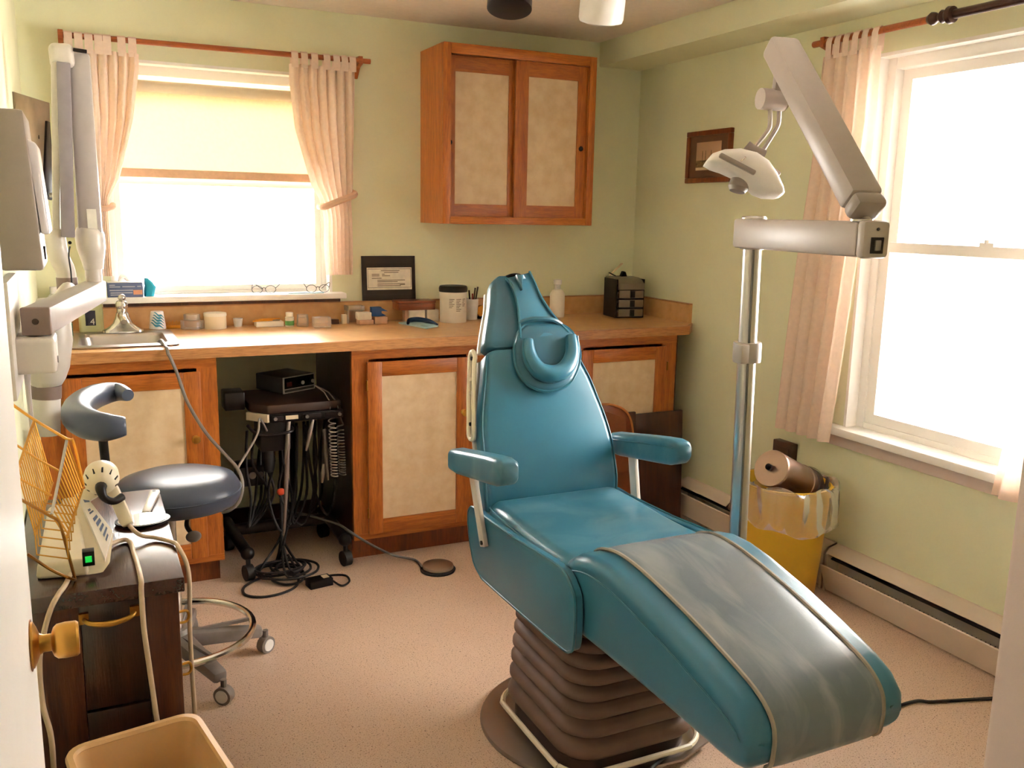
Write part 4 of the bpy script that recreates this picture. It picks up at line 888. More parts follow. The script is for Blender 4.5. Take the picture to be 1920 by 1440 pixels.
# ================================================================ BEIGE WASTE BIN
bn = thing('waste_bin', 'beige plastic waste bin in front of the dark cabinet', 'bin', (.055, 1.61, 0))
ang = math.radians(10); cx_, cy_ = .058, 1.622
ca, sa = math.cos(ang), math.sin(ang)
def bsec(hx, hy, r, z): return [(cx_+ca*px-sa*py, cy_+sa*px+ca*py, z) for px, py in rrect(hx, hy, r, 6)]
part(bn, 'body', MB().loft([bsec(.095, .125, .03, 0), bsec(.118, .148, .035, .372), bsec(.112, .142, .032, .372), bsec(.09, .12, .028, .008)]), 'beige_plastic', smooth=50)
part(bn, 'rim', MB().loft([bsec(.116, .146, .035, .365), bsec(.1255, .1555, .04, .365), bsec(.127, .157, .04, .374), bsec(.124, .154, .038, .381), bsec(.114, .144, .033, .381), bsec(.111, .141, .031, .374)], cap=False, closed=True), 'beige_plastic', smooth=50)

# ================================================================ X-RAY UNIT ON THE LEFT WALL
xr = thing('xray_unit', 'pale dental x-ray machine with folded scissor arm on the wall beside the sink', 'x-ray machine', (XL, 2.6, 1.0))
zt_ = 1.17
n0, n1 = atz(37.5, 576, zt_), atz(92, 578, zt_); f1 = atz(198.6, 526, zt_); f0 = atz(150, 533, zt_)
nc = (n0+n1)/2; wA = .060
fcn = V((f1[0]-.030, f1[1], zt_))
hA = .062
nc2 = nc-V((0, 0, hA/2)); fc2 = fcn-V((0, 0, hA/2))
dA = (fc2-nc2)/np.linalg.norm(fc2-nc2)
part(xr, 'swing_arm', MB().beam(nc2+dA*.012, fc2, wA, hA, bev=.005), 'enamel_grey', 'long pale grey swing arm')
cp_ = part(xr, 'arm_end_cap', MB().beam(nc2-dA*.002, nc2+dA*.014, wA+.001, hA+.001, bev=.004), 'arm_cap', 'brown plastic end cap')
part(cp_, 'cap_plug', MB().cyl(nc2-dA*.004, nc2, .007, n=14), 'dark_brown')
# wall bracket and power box below the near end
b1, b2 = aty(104, 628, 2.25), aty(104, 700, 2.25)
part(xr, 'pivot_box', MB().box(XL, b1[0], 2.22, 2.36, b2[2]+.004, zt_-hA-.004, bev=.010, seg=3), 'enamel')
part(xr, 'box_button', MB().cyl((b1[0]-.004, 2.25, b1[2]-.055), (b1[0]+.003, 2.25, b1[2]-.055), .008, n=12), 'enamel_grey')
part(xr, 'wall_plate', box(XL, XL+.02, 2.15, 2.45, .98, 1.235, bev=.004), 'enamel')
part(xr, 'pivot_pin', MB().cyl((-.10, 2.29, zt_-hA-.008), (-.10, 2.29, zt_-hA+.004), .022, n=18), 'dark_metal')
# scissor arm: first arm up from the far end
Yf = fc2[1]-.03
def X(u, v, y=None): return aty(u, v, Yf if y is None else y)
part(xr, 'arm_socket', MB().lathe([(.024, 0), (.024, .06)], (X(176, 520)[0], Yf, zt_-.002), n=22), 'enamel')
j0 = X(176, 507); 
part(xr, 'elbow_housing', MB().tube([X(176, 505), X(174, 490), X(171, 465), X(168, 440), X(168, 428)], [.0265, .031, .040, .041, .034], n=20, smooth=4), 'enamel', 'bulbous pale elbow housing', smooth=70)
part(xr, 'scissor_arm', MB().beam(X(170, 440), X(146, 100), .066, .05, up=(0, 1, 0), bev=.010, w1=.062), 'enamel_grey')
stk = X(173, 400, Yf-.027); 
part(xr, 'arm_sticker', MB().beam(X(171, 392, Yf-.0265), X(174, 430, Yf-.0265), .026, .003, up=(0, 1, 0)), 'tape_white', 'small white data sticker')
part(xr, 'top_elbow', MB().beam(X(92, 106), X(140, 108), .075, .07, up=(0, 0, 1), bev=.018, seg=3), 'enamel')
part(xr, 'elbow_cover', MB().beam(X(137, 93, Yf-.03), X(163, 97, Yf-.03), .012, .01, up=(0, 0, 1), bev=.002), 'dark_metal')
Y2 = Yf-.05
part(xr, 'fold_arm_channel', MB().beam(X(128, 445, Y2), X(119, 118, Y2), .036, .03, up=(0, 1, 0), bev=.003), 'arm_grey', 'dark grey channel of the folded arm')
part(xr, 'fold_arm', MB().beam(X(106, 440, Y2+.02), X(103, 118, Y2+.02), .02, .035, up=(0, 1, 0), bev=.004), 'enamel')
part(xr, 'channel_screw', MB().cyl(X(131, 455, Y2-.018), X(131, 455, Y2-.012), .005, n=10), 'dark_metal')
part(xr, 'lower_elbow', MB().tube([X(104, 428, Y2+.02), X(104, 455, Y2+.02), X(112, 485, Y2+.015), X(122, 505, Y2+.01), X(125, 522, Y2+.01)], [.026, .030, .028, .027, .027], n=18, smooth=4), 'enamel', smooth=70)
part(xr, 'elbow_band', MB().cyl(X(125, 520, Y2+.01), X(127, 545, Y2+.01), .0285, n=20), 'arm_cap')
part(xr, 'elbow_cable', MB().tube([X(131, 462, Y2-.02), X(129, 480, Y2-.024), X(133, 510, Y2-.022), X(135, 540, Y2-.024)], .0025, n=6), 'black_rubber')
# tube head with its cone pointing down
Yh = 2.62
def T(u, v): return aty(u, v, Yh)
hx_ = [(92, 560, .030), (93, 590, .052), (93, 640, .058), (92, 690, .052), (90, 712, .044), (88, 722, .038)]
part(xr, 'tube_head', MB().loft([[V((T(u, v)[0]+r*math.cos(q)*.95, Yh+r*math.sin(q), T(u, v)[2])) for q in np.linspace(0, 2*PI, 26, endpoint=False)] for u, v, r in hx_]), 'enamel', 'rounded x-ray tube head', smooth=70)
part(xr, 'cone_ring', MB().cyl(T(87, 722), T(87, 746), .0365, n=26), 'arm_cap', 'grey brown ring')
part(xr, 'cone', MB().cyl(T(87, 746), T(87.5, 814), .0345, .0335, n=26), 'lamp_white', 'white cylindrical cone')
part(xr, 'head_yoke', MB().tube([X(127, 545, Y2+.01), V((X(127, 560, Y2)[0], 2.85, T(92, 575)[2]+.02)), T(93, 590)+V((0, .03, .0))], .022, n=12), 'enamel')
part(xr, 'cable', MB().tube([V((-.125, 2.30, b2[2]+.01)), V((-.13, 2.30, b2[2]-.03)), V((-.128, 2.32, .80)), V((-.13, 2.36, .68))], [.009, .006, .0045, .0045], n=8), 'enamel_grey')
# control box
ct = thing('control_box', 'pale wall mounted x-ray control box above the open door edge', 'control box', (XL, 2.5, 1.24))
c0, c1 = aty(58, 262, 2.44), aty(52, 500, 2.44)
xf = XL+.098
part(ct, 'case', MB().hexa([(XL, 2.28, 1.25), (xf-.012, 2.28, 1.25), (xf-.012, 2.56, 1.25), (XL, 2.56, 1.25), (XL, 2.30, 1.60), (xf-.03, 2.30, 1.60), (xf-.03, 2.54, 1.60), (XL, 2.54, 1.60)], bev=.008), 'lamp_grey')
part(ct, 'front_cover', MB().hexa([(xf-.014, 2.30, 1.33), (xf+.004, 2.31, 1.33), (xf+.004, 2.54, 1.33), (xf-.014, 2.55, 1.33), (xf-.03, 2.32, 1.54), (xf-.010, 2.33, 1.53), (xf-.010, 2.53, 1.53), (xf-.03, 2.54, 1.54)], bev=.005), 'enamel_grey')
for k in range(2): part(ct, 'slot', MB().box(xf-.015, xf-.010, 2.38+.02*k, 2.388+.02*k, 1.27, 1.30), 'dark_metal')
part(ct, 'label_strip', MB().box(XL+.012, XL+.015, 2.277, 2.281, 1.56, 1.59), 'black_plastic')
# metal sheet with black strap
mp = thing('metal_plate', 'dull metal sheet hanging edge out on the wall behind the x-ray arm', 'sheet', (-.12, 3.45, 1.43))
q = [aty(26, 172, 3.30), aty(93, 193, 3.62), aty(97, 368, 3.62), aty(56, 389, 3.44), aty(38, 372, 3.36)]
for k_ in q: k_[0] = max(k_[0], XL+.002)
nq = np.cross(q[1]-q[0], q[3]-q[0]); nq /= np.linalg.norm(nq); nq = nq if nq@(CC-q[0]) < 0 else -nq
part(mp, 'sheet', MB().prism(q, nq*.006, bev=.001), 'dull_metal')
part(mp, 'sheet_slot', MB().beam(aty(51, 314, 3.40)-nq*.002, aty(56, 358, 3.40)-nq*.002, .006, .004, up=nq), 'dark_metal')
ks = part(mp, 'strap', MB().prism([aty(82, 226, 3.55)-nq*.004, aty(87, 228, 3.57)-nq*.004, aty(97, 365, 3.57)-nq*.004, aty(90, 375, 3.55)-nq*.004, aty(76, 370, 3.52)-nq*.004], -nq*.008, bev=.001), 'black_plastic', 'black strap')
part(ks, 'strap_stud', MB().cyl(aty(88, 365, 3.53)-nq*.010, aty(88, 365, 3.53)-nq*.020, .008, n=12), 'steel')
part(ks, 'paper_tag', MB().prism([aty(82, 374, 3.52), aty(90, 377, 3.53), aty(88, 408, 3.53), aty(79, 406, 3.52)], -nq*.002), 'tape_white', 'white paper tag')
part(mp, 'wall_hook', MB().beam(V((XL, 3.52, 1.62)), V((XL+.06, 3.52, 1.62)), .012, .012), 'dark_metal')

# ================================================================ INSTRUMENT CART IN THE KNEEHOLE
ic = thing('instrument_cart', 'dark rolling instrument cart with hoses inside the kneehole', 'cart', (.70, 3.5, 0))
for nx, xf_, xb_ in ((0, .50, .475), (1, .878, .872)):
    part(ic, 'base_leg', MB().tube([(xf_, 3.345, .105), (xb_+(xf_-xb_)*.4, 3.5, .115), (xb_, 3.70, .12)], .022, n=12), 'black_plastic')
    part(ic, 'leg_cap', MB().ball((xf_, 3.345, .105), .026), 'black_plastic')
    for yy in (3.34, 3.69):
        xx = xf_ if yy < 3.5 else xb_
        part(ic, 'caster', MB().cyl((xx-.014, yy-.006, .031), (xx+.014, yy+.002, .031), .031, n=18).cyl((xx, yy, .035), (xx, yy, .10), .009, n=10), 'black_rubber')
part(ic, 'cross_bar', MB().tube([(.475, 3.60, .115), (.872, 3.60, .115)], .024, n=12, smooth=0), 'dark_metal')
part(ic, 'column', MB().cyl((.69, 3.58, .11), (.69, 3.58, .632), .018, n=14), 'dark_metal')
part(ic, 'back_post', MB().cyl((.735, 3.62, .11), (.735, 3.62, .632), .012, n=12), 'black_plastic')
TZ = .665
part(ic, 'tray', MB().prism([(.60, 3.385, .630), (.885, 3.395, .630), (.885, 3.72, .630), (.54, 3.72, .630), (.54, 3.455, .630)], (0, 0, .035), bev=.006), 'dark_brown', 'dark wooden tray top')
part(ic, 'tray_corner', MB().prism([(.53, 3.455, .60), (.596, 3.378, .60), (.606, 3.386, .60), (.54, 3.465, .60)], (0, 0, .03)), 'cream_plastic', 'chipped cream tray corner')
part(ic, 'control_strip', MB().box(.605, .887, 3.380, 3.42, .598, .630, bev=.002), 'black_plastic')
for a, b in ((.615, .655), (.73, .80), (.815, .882)): part(ic, 'gauge', MB().box(a, b, 3.376, 3.381, .605, .623, bev=.001), 'dark_metal')
part(ic, 'label_plate', MB().box(.665, .712, 3.377, 3.381, .607, .622), 'paper', 'pale label plate')
for xx in (.625, .745, .872): part(ic, 'dial', MB().cyl((xx, 3.368, .614), (xx, 3.378, .614), .007, n=12), 'grey_plastic')
part(ic, 'lower_tray', MB().tube([(.53, 3.43, .585), (.56, 3.40, .555), (.62, 3.39, .550), (.69, 3.40, .555), (.70, 3.45, .56)], .006, n=8), 'dark_metal')
part(ic, 'valve_box', MB().box(.575, .69, 3.42, 3.56, .475, .595, bev=.006), 'black_plastic')
part(ic, 'filter_bowl', MB().lathe([(.024, .045), (.026, 0), (.02, -.04), (.006, -.05)], (.61, 3.46, .43), n=18), 'black_rubber')
part(ic, 'side_box', MB().box(.46, .535, 3.50, 3.60, .63, .70, bev=.004), 'dark_metal')
hpx = aty(536, 815, 3.42)
for i, (ua, va, ub, vb, m_) in enumerate(((543, 775, 535, 870, 'brushed'), (541, 810, 533, 1000, 'arm_cap'), (588, 780, 574, 845, 'brushed'), (608, 805, 615, 900, 'grey_plastic'), (607, 870, 604, 905, 'brushed'))):
    part(ic, 'handpiece', MB().tube([aty(ua, va, 3.42), aty((ua+ub)/2, (va+vb)/2, 3.415), aty(ub, vb, 3.42)], [.007, .0085, .004], n=10), m_)
part(ic, 'orange_clip', MB().ball(aty(527, 922, 3.42), .016, sc=(1, .6, .9)), 'orange_red', 'orange red clip')
part(ic, 'foot_control_unit', MB().box(.50, .60, 3.50, 3.62, .32, .40, bev=.006), 'black_plastic')
part(ic, 'gauge_face', MB().cyl((.553, 3.495, .365), (.553, 3.502, .365), .014, n=16), 'grey_plastic'); part(ic, 'gauge_face', MB().cyl((.584, 3.495, .365), (.584, 3.502, .365), .012, n=16), 'grey_plastic')
rnd = random.Random(3)
for i in range(9):   # hanging hoses
    x0_ = .53+.032*i; y_ = 3.44+.02*rnd.random(); x1_ = x0_+rnd.uniform(-.08, .06); zz0 = .56
    part(ic, 'hose', MB().tube([(min(q_[0], .895), q_[1], q_[2]) for q_ in [(x0_, y_, zz0), (x0_+rnd.uniform(-.02, .02), y_+.02, .42), (x0_+rnd.uniform(-.05, .05), y_+.03, .28), (x1_, y_+.02, .16+rnd.uniform(-.03, .03)), (x1_+rnd.uniform(.03, .07), y_+.05, .26), (x1_+rnd.uniform(.05, .09), y_+.06, .42), (x1_+.08, y_+.07, .56)]], .0055, n=7, smooth=5), 'black_rubber')
for i in range(6):   # cables on the floor below the cart
    cx2, cy2 = .635+.03*rnd.uniform(-1, 1), 3.33+.05*rnd.uniform(-1, 1); r1, r2 = rnd.uniform(.06, .12), rnd.uniform(.05, .10)
    pts = [(.66+.02*rnd.random(), 3.5, .28), (.65, 3.46, .12)]+[(cx2+r1*math.cos(a+i), cy2+r2*math.sin(a+i), .008+.007*i) for a in np.linspace(0, 2*PI*1.1, 9)]
    part(ic, 'cable', MB().tube(pts, .0048, n=7, smooth=5), 'black_rubber')
lp = [aty(540, 985, 3.42), atz(520, 1060, .02), atz(500, 1078, .006), atz(470, 1092, .006), atz(456, 1104, .006), atz(462, 1116, .006), atz(495, 1119, .006), atz(535, 1110, .006), atz(558, 1095, .006), atz(556, 1070, .02), atz(540, 1040, .06)]
part(ic, 'cable', MB().tube(lp, .0048, n=7, smooth=6), 'black_rubber')
# coiled cords
for k, (u0, v0, v1, yy, m_) in enumerate(((622, 783, 893, 3.385, 'lamp_grey'), (637, 797, 890, 3.40, 'grey_plastic'))):
    p0, p1 = aty(u0, v0, yy), aty(u0+5, v1, yy); nt_ = 17; pts = []
    for i in range(nt_*10+1):
        f_ = i/(nt_*10); f2 = f_**.8; c_ = p0+(p1-p0)*f2; a = 2*PI*nt_*f_; pts.append(c_+V((.0135*math.cos(a), .0135*math.sin(a), 0)))
    pre = [aty(590, 722, 3.45), aty(608+8*k, 735, 3.42), aty(620+12*k, 755, 3.40), aty(618+16*k, 772, 3.39)]
    part(ic, 'coiled_cord', MB().tube(pre+pts, .0028, n=6, smooth=0), m_, 'grey coiled cord')
# control unit on the tray
f0_, f1_ = atz(531, 739, TZ+.0005), atz(590, 728, TZ+.0005)
fx = (f1_-f0_); fxn = fx/np.linalg.norm(fx); fyn = V((-fxn[1], fxn[0], 0)); hU = .066
uo = thing('control_unit', 'small grey control unit with two silver knobs on the cart tray', 'control unit', (f0_+f1_)/2)
part(uo, 'case', MB().hexa([f0_, f1_, f1_+fyn*.17, f0_+fyn*.17]+[p+V((0, 0, hU)) for p in (f0_, f1_, f1_+fyn*.17, f0_+fyn*.17)], bev=.003), 'mid_grey')
def FU(u, v, o): return f0_+fx*u+V((0, 0, hU*v))-fyn*o
def plate(par, nm, u0, u1, v0, v1, o0, o1, m_, lab=None):
    return part(par, nm, MB().hexa([FU(u0, v0, o0), FU(u1, v0, o0), FU(u1, v0, o1), FU(u0, v0, o1), FU(u0, v1, o0), FU(u1, v1, o0), FU(u1, v1, o1), FU(u0, v1, o1)]), m_, lab)
fp = plate(uo, 'face_plate', 0, 1, 0, 1, -.002, .002, 'lamp_white'); plate(fp, 'face_inset', .04, .96, .28, .94, .001, .003, 'black_plastic'); plate(fp, 'face_strip', .04, .96, .07, .22, .001, .003, 'mid_grey')
plate(uo, 'pilot_light', .1, .25, .42, .68, .003, .006, 'red_lens', 'dull red pilot light')
for u in (.52, .84):
    kk = part(uo, 'knob', MB().cyl(FU(u, .6, .002), FU(u, .6, .012), .014, n=20), 'black_plastic'); part(kk, 'knob_cap', MB().cyl(FU(u+.03, .56, .010), FU(u+.03, .56, .016), .008, n=16), 'lamp_white', 'bright silver knob cap')
# small black power box and its lead on the floor
b0 = atz(602, 1103, 0)
pw = thing('power_box', 'small black power supply box lying on the floor by the cart', 'power box', b0)
part(pw, 'box', MB().beam(b0+V((-.045, .02, .016)), b0+V((.045, .035, .016)), .055, .03, bev=.003), 'black_plastic')
part(pw, 'label_plate', MB().beam(b0+V((.012, .030, .0315)), b0+V((.035, .034, .0315)), .03, .001), 'paper', 'white printed label')
part(pw, 'lead', MB().tube([b0+V((.045, .035, .016)), atz(640, 1098, .006), atz(655, 1090, .006), atz(648, 1079, .006), atz(625, 1078, .006), atz(600, 1083, .012), atz(585, 1085, .020), atz(570, 1086, .024)], .004, n=7), 'black_rubber')
# foot pedal with its tube
pd0 = atz(828, 1076, 0)+V((0, .04, 0))
fpd = thing('foot_pedal', 'round brushed metal foot pedal on a black rubber base', 'foot pedal', pd0)
part(fpd, 'base', MB().lathe([(.01, 0), (.068, 0), (.070, .006), (.066, .011), (.01, .011)], pd0, n=36), 'black_rubber')
part(fpd, 'pedal_dome', MB().lathe([(.060, .011), (.062, .014), (.060, .024), (.05, .029), (.025, .034), (.003, .035)], pd0, n=36), 'brushed')
part(fpd, 'air_hose', MB().tube([pd0+V((-.06, .01, .014)), atz(778, 1050, .007), aty(735, 1040, 3.26), aty(690, 1018, 3.29), aty(655, 996, 3.315), V((.865, 3.37, .160)), V((.83, 3.46, .155)), V((.76, 3.54, .165)), V((.703, 3.575, .17))], .005, n=8), 'mid_grey')
# hose lying over the sink edge
hs0 = V((.255, 3.45, .87))
hp_ = [V((.222, 3.52, .862)), V((.228, 3.488, .888)), V((.233, 3.455, .914)), V((.238, 3.42, .9255)), V((.242, 3.37, .924)), V((.245, 3.32, .9175)), V((.247, 3.29, .914)), V((.250, 3.279, .895)), aty(318, 668, 3.275), aty(332, 700, 3.27), aty(352, 755, 3.24), aty(385, 810, 3.18), aty(420, 850, 3.10), aty(446, 880, 3.02), aty(455, 910, 2.98), aty(448, 940, 2.97), aty(432, 956, 2.97), aty(416, 961, 2.98)]
single('drain_hose', MB().tube(hp_, .0058, n=8, smooth=6), 'grey_plastic', 'thin grey hose draped from the sink past the stool seat', 'hose', smooth=70)
single('air_line', MB().tube([V((.60, 3.42, .56)), aty(487, 785, 3.36), aty(484, 810, 3.33), aty(470, 838, 3.25), aty(450, 870, 3.08), aty(446, 880, 3.02)], .0042, n=8, smooth=6), 'lamp_grey', 'thin pale air line from the cart to the grey hose', 'hose', smooth=70)

# ================================================================ THINGS ON THE COUNTER
CZ = .9105
def C(u, v): return atz(u, v, CZ)
def mpp(y): return y*1.02/F      # metres per pixel at depth near the counter
def ztop(u, v, y): return aty(u, v, y)[2]
# wipes canister
p = C(858, 606); p[1] += .055; r = .062; CANX = p[0]-r*1.04-.004; h = ztop(858, 535, p[1])-CZ
t = thing('wipes_canister', 'white wipes canister with a dark lid on the counter', 'canister', p)
cbod = part(t, 'body', MB().lathe([(.01, 0), (r*.94, 0), (r*.97, .004), (r*.97, h*.68), (r, h*.70), (r, h*.82), (r*.98, h*.84), (.01, h*.84)], p, n=40), 'white_plastic')
part(t, 'lid', MB().lathe([(r*.99, h*.83), (r*1.04, h*.84), (r*1.04, h*.94), (r*.98, h*.99), (r*.9, h), (.004, h*.985)], p, n=40), 'black_plastic', 'dark brown lid')
for a0, a1, zz0, nl in ((-2.25, -1.85, .30, 6), (-1.72, -1.32, .30, 8), (-1.2, -.9, .42, 5)):
    for i in range(nl):
        zl_ = p[2]+h*(.64-.045*i); aa = np.linspace(a0, a1-.08*((i*37) % 3), 6)
        mb = MB().loft([[(p[0]+rr*math.cos(a), p[1]+rr*math.sin(a), z_) for rr, z_ in ((r*.972, zl_), (r*.976, zl_), (r*.976, zl_+h*.018), (r*.972, zl_+h*.018))] for a in aa]); part(cbod, 'label_line', mb, 'ink')
# cup of pens
p = C(889, 600); p[1] += .03
t = thing('pen_cup', 'white cup holding dark pens beside the wipes canister', 'cup', p)
part(t, 'cup', MB().lathe([(.01, 0), (.026, 0), (.031, .095), (.028, .095), (.024, .006)], p, n=28), 'cup_white')
for dx_, dy_, l_, m_ in ((-.006, .0, .135, 'black_plastic'), (.008, .006, .145, 'dark_brown'), (.0, -.008, .12, 'red_thing'), (-.014, .006, .118, 'red_thing'), (.012, -.002, .15, 'ink_dark')):
    part(t, 'pen', MB().cyl(p+V((dx_*.4, dy_, .01)), p+V((dx_*2.4, dy_, l_)), .0038, n=8), m_)
# tape ball etc. next to the cup
p = C(906, 598); p[1] += .02
t = thing('tape_dispenser', 'black tape dispenser with a round yellow roll beside the pen cup', 'tape', p)
part(t, 'roll', MB().cyl(p+V((-.002, -.012, .036)), p+V((.0, .012, .036)), .026, n=26), 'orange_yellow', 'round yellow roll')
part(t, 'base', MB().box(p[0]-.022, p[0]+.05, p[1]-.018, p[1]+.018, p[2], p[2]+.012, bev=.003), 'black_plastic')
part(t, 'back_arm', MB().box(p[0]+.024, p[0]+.045, p[1]-.015, p[1]+.015, p[2]+.01, p[2]+.07, bev=.004), 'black_plastic')
# squat white bottle behind the chair head
p = C(1018, 588); p[1] = 3.80
t = thing('pump_bottle', 'white bottle standing behind the chair headrest', 'bottle', (p[0], p[1], CZ))
part(t, 'body', MB().lathe([(.01, 0), (.034, 0), (.036, .004), (.036, .11), (.024, .13), (.012, .135)], (p[0], p[1], CZ), n=28), 'white_plastic'); part(t, 'cap', MB().lathe([(.014, .133), (.014, .155), (.02, .158), (.02, .178), (.004, .18)], (p[0], p[1], CZ), n=20), 'cup_white')
# brown box on two cream blocks
y_ = 3.797
for i, (a, b) in enumerate(((768, 797), (801, 823))):
    xa_, xb_ = aty(a, 600, y_)[0], aty(b, 600, y_)[0]; single('paper_pad_block', box(xa_, xb_, y_, y_+.06, CZ, CZ+.053, bev=.002), 'paper_white', ('cream pad block standing under the brown box beside the pale strip', 'cream pad block standing under the brown box nearer the wipes canister')[i], 'pad block', 'cream pad blocks')
xa_, xb_ = aty(761, 600, y_+.01)[0], aty(766.5, 600, y_+.01)[0]
single('paper_pad_block', box(xa_, xb_, y_+.012, y_+.06, CZ, CZ+.0525), 'pink_tray', 'thin pinkish block under the left end of the brown box', 'pad block')
xa_, xb_ = aty(744, 575, y_+.02)[0], CANX+.018
t = thing('wooden_box', 'flat reddish brown wooden box resting on the cream pad blocks', 'box', ((xa_+xb_)/2, y_+.04, CZ+.0532))
part(t, 'box', box(xa_, xb_-.02, y_-.005, y_+.085, CZ+.0532, CZ+.083, bev=.004), 'brown_box'); part(t, 'lid', box(xa_-.002, xb_-.018, y_-.007, y_+.087, CZ+.083, CZ+.095, bev=.004), 'brown_box')
# face mask with navy clip
m0 = [C(747, 607), C(800, 617), C(822, 613), C(816, 607), C(768, 605)]
t = thing('face_mask', 'pale blue folded face mask lying on the counter with a navy strap', 'mask', np.mean(m0, axis=0))
part(t, 'mask_cloth', MB().prism(m0, (0, 0, .007), bev=.002), 'mask_blue')
part(t, 'mask_strap', MB().tube([C(765, 611)+V((0, 0, .011)), C(768, 608)+V((0, 0, .018)), C(785, 607.5)+V((0, 0, .020)), C(803, 609.5)+V((0, 0, .018)), C(815, 612)+V((0, 0, .014)), C(820, 613)+V((0, 0, .010))], [.006, .010, .011, .010, .006, .004], n=10), 'navy_blue', 'navy blue strap')
part(t, 'fold_line', MB().tube([C(760, 607)+V((0, 0, .008)), C(790, 614)+V((0, 0, .008)), C(818, 611)+V((0, 0, .008))], .002, n=6), 'mask_blue')
# cluster of small things in the middle: boxes, tray, blue clip
def sbox(name, u0, u1, v0, v1, dep, m_, label, cat='box', dy=0., bev=.002, group=None):
    q = C((u0+u1)/2, v1); y_ = q[1]+dy; x0_, x1_ = aty(u0, v1, y_)[0], aty(u1, v1, y_)[0]; zt2 = ztop((u0+u1)/2, v0, y_)
    return single(name, box(x0_, x1_, y_, y_+dep, CZ, max(zt2, CZ+.004), bev=bev), m_, label, cat, group)
q = C(667, 610); y_ = q[1]+.062; x0_, x1_ = aty(652, 606, y_)[0], aty(684, 606, y_)[0]; zt2 = ztop(668, 574, y_)
t = thing('acrylic_stand', 'clear acrylic stand with a shelf at the back of the counter', 'stand', ((x0_+x1_)/2, y_+.03, CZ))
part(t, 'upright', box(x0_, x0_+.006, y_, y_+.06, CZ, zt2), 'jar_clear'); part(t, 'shelf', box(x0_, x1_, y_, y_+.06, zt2-.022, zt2, bev=.001), 'jar_clear'); part(t, 'upright', box(x1_-.006, x1_, y_+.03, y_+.06, CZ, zt2-.022), 'jar_clear')
part(t, 'back', box(x0_+.006, x1_-.006, y_+.055, y_+.06, CZ, zt2-.022), 'jar_clear')
def stackbox(name, u0, u1, v0, v1, y_, dep, m_, label, zb, cat='box'):
    x0_, x1_ = aty(u0, v1, y_)[0], aty(u1, v1, y_)[0]; return single(name, box(x0_, x1_, y_, y_+dep, zb, zb+mpp(y_)*(v1-v0), bev=.003), m_, label, cat)
yq = C(687, 609)[1]
o1 = stackbox('dish', 674, 701, 601, 610, yq, .05, 'pink_tray', 'small pinkish dish holding a white foam block', CZ, 'dish')
o2 = stackbox('foam_block', 671, 697, 587, 601, yq+.004, .04, 'paper_white', 'white foam block on the small pinkish dish', CZ+mpp(yq)*9+.0005, 'foam block')
o3 = stackbox('small_box', 703, 727, 594, 608, yq+.004, .05, 'pink_tray', 'small brownish box with a blue plastic holder on top', CZ, 'box')
y_ = yq+.02; zb2 = CZ+mpp(yq)*14+.0005
t = thing('blue_holder', 'dark blue plastic holder with two prongs on a small box', 'holder', (aty(712, 594, y_)[0], y_+.015, zb2))
xa_, xb_, xc_ = aty(697, 590, y_)[0], aty(716, 590, y_)[0], aty(728, 590, y_)[0]; hh = mpp(y_)*18
part(t, 'body', box(xa_, xb_, y_, y_+.03, zb2, zb2+hh, bev=.003), 'blue_deep'); part(t, 'prong', MB().prism([(xb_-.001, y_+.005, zb2+hh*.55), (xb_-.001, y_+.005, zb2+hh*.9), (xc_, y_+.005, zb2+hh*.5)], (0, .02, 0)), 'blue_deep'); part(t, 'prong', MB().prism([(xb_-.001, y_+.005, zb2), (xb_-.001, y_+.005, zb2+hh*.35), (xc_-.008, y_+.005, zb2+hh*.05)], (0, .02, 0)), 'blue_deep')
sbox('small_box', 590, 621, 595, 615, .05, 'jar_clear', 'clear lidded plastic box on the counter below the window', 'box')
sbox('small_box', 622, 636, 599, 609, .03, 'red_wood', 'low dark red box behind the clear plastic box', 'box', dy=.02)
sbox('small_cup', 642, 651, 590, 608, .02, 'cream_plastic', 'small cream cup beside the acrylic stand', 'cup', dy=.01)
# jar with lid (560-580)
def jar(name, u, v, half, hpx, label, m1='jar_clear', lidm='jar_clear', lid=.22, cat='jar', lidr=.75):
    q = C(u, v); r_ = half*mpp(q[1]); q[1] += r_; h_ = hpx*mpp(q[1]); t = thing(name, label, cat, q)
    part(t, 'body', MB().lathe([(.004, 0), (r_*.95, 0), (r_, .003), (r_, h_*(1-lid)*.95), (r_*lidr, h_*(1-lid)), (.004, h_*(1-lid))], q, n=28), m1)
    part(t, 'lid', MB().lathe([(r_*lidr*1.02, h_*(1-lid)+.0003), (r_*lidr*1.06, h_*(1-lid)+.001), (r_*lidr*1.06, h_*.97), (r_*lidr, h_), (.004, h_)], q, n=28), lidm)
    return t, q, r_, h_
jar('glass_jar', 570, 613, 11, 22, 'small clear jar with a cloudy lid near the clear box', lidr=.9)
t, q, r_, h_ = jar('pill_bottle', 545, 613, 8, 26, 'small white bottle with a green label on the counter', 'white_plastic', 'white_plastic', .3, 'bottle', .8)
part(t, 'label_band', MB().lathe([(r_*1.005, h_*.1), (r_*1.015, h_*.1), (r_*1.015, h_*.42), (r_*1.005, h_*.42)], q, n=28, cap=False), 'green_label', 'green label band')
jar('glass_jar', 363, 619, 19.5, 26, 'wide clear jar with a clear knob lid beside the white tub', lid=.38, lidr=.68)
q = C(407, 618); r_ = 19.5*mpp(q[1]); q[1] += r_; h_ = 28*mpp(q[1])
t = thing('white_tub', 'round cream tub with a flat lid on the counter', 'tub', q)
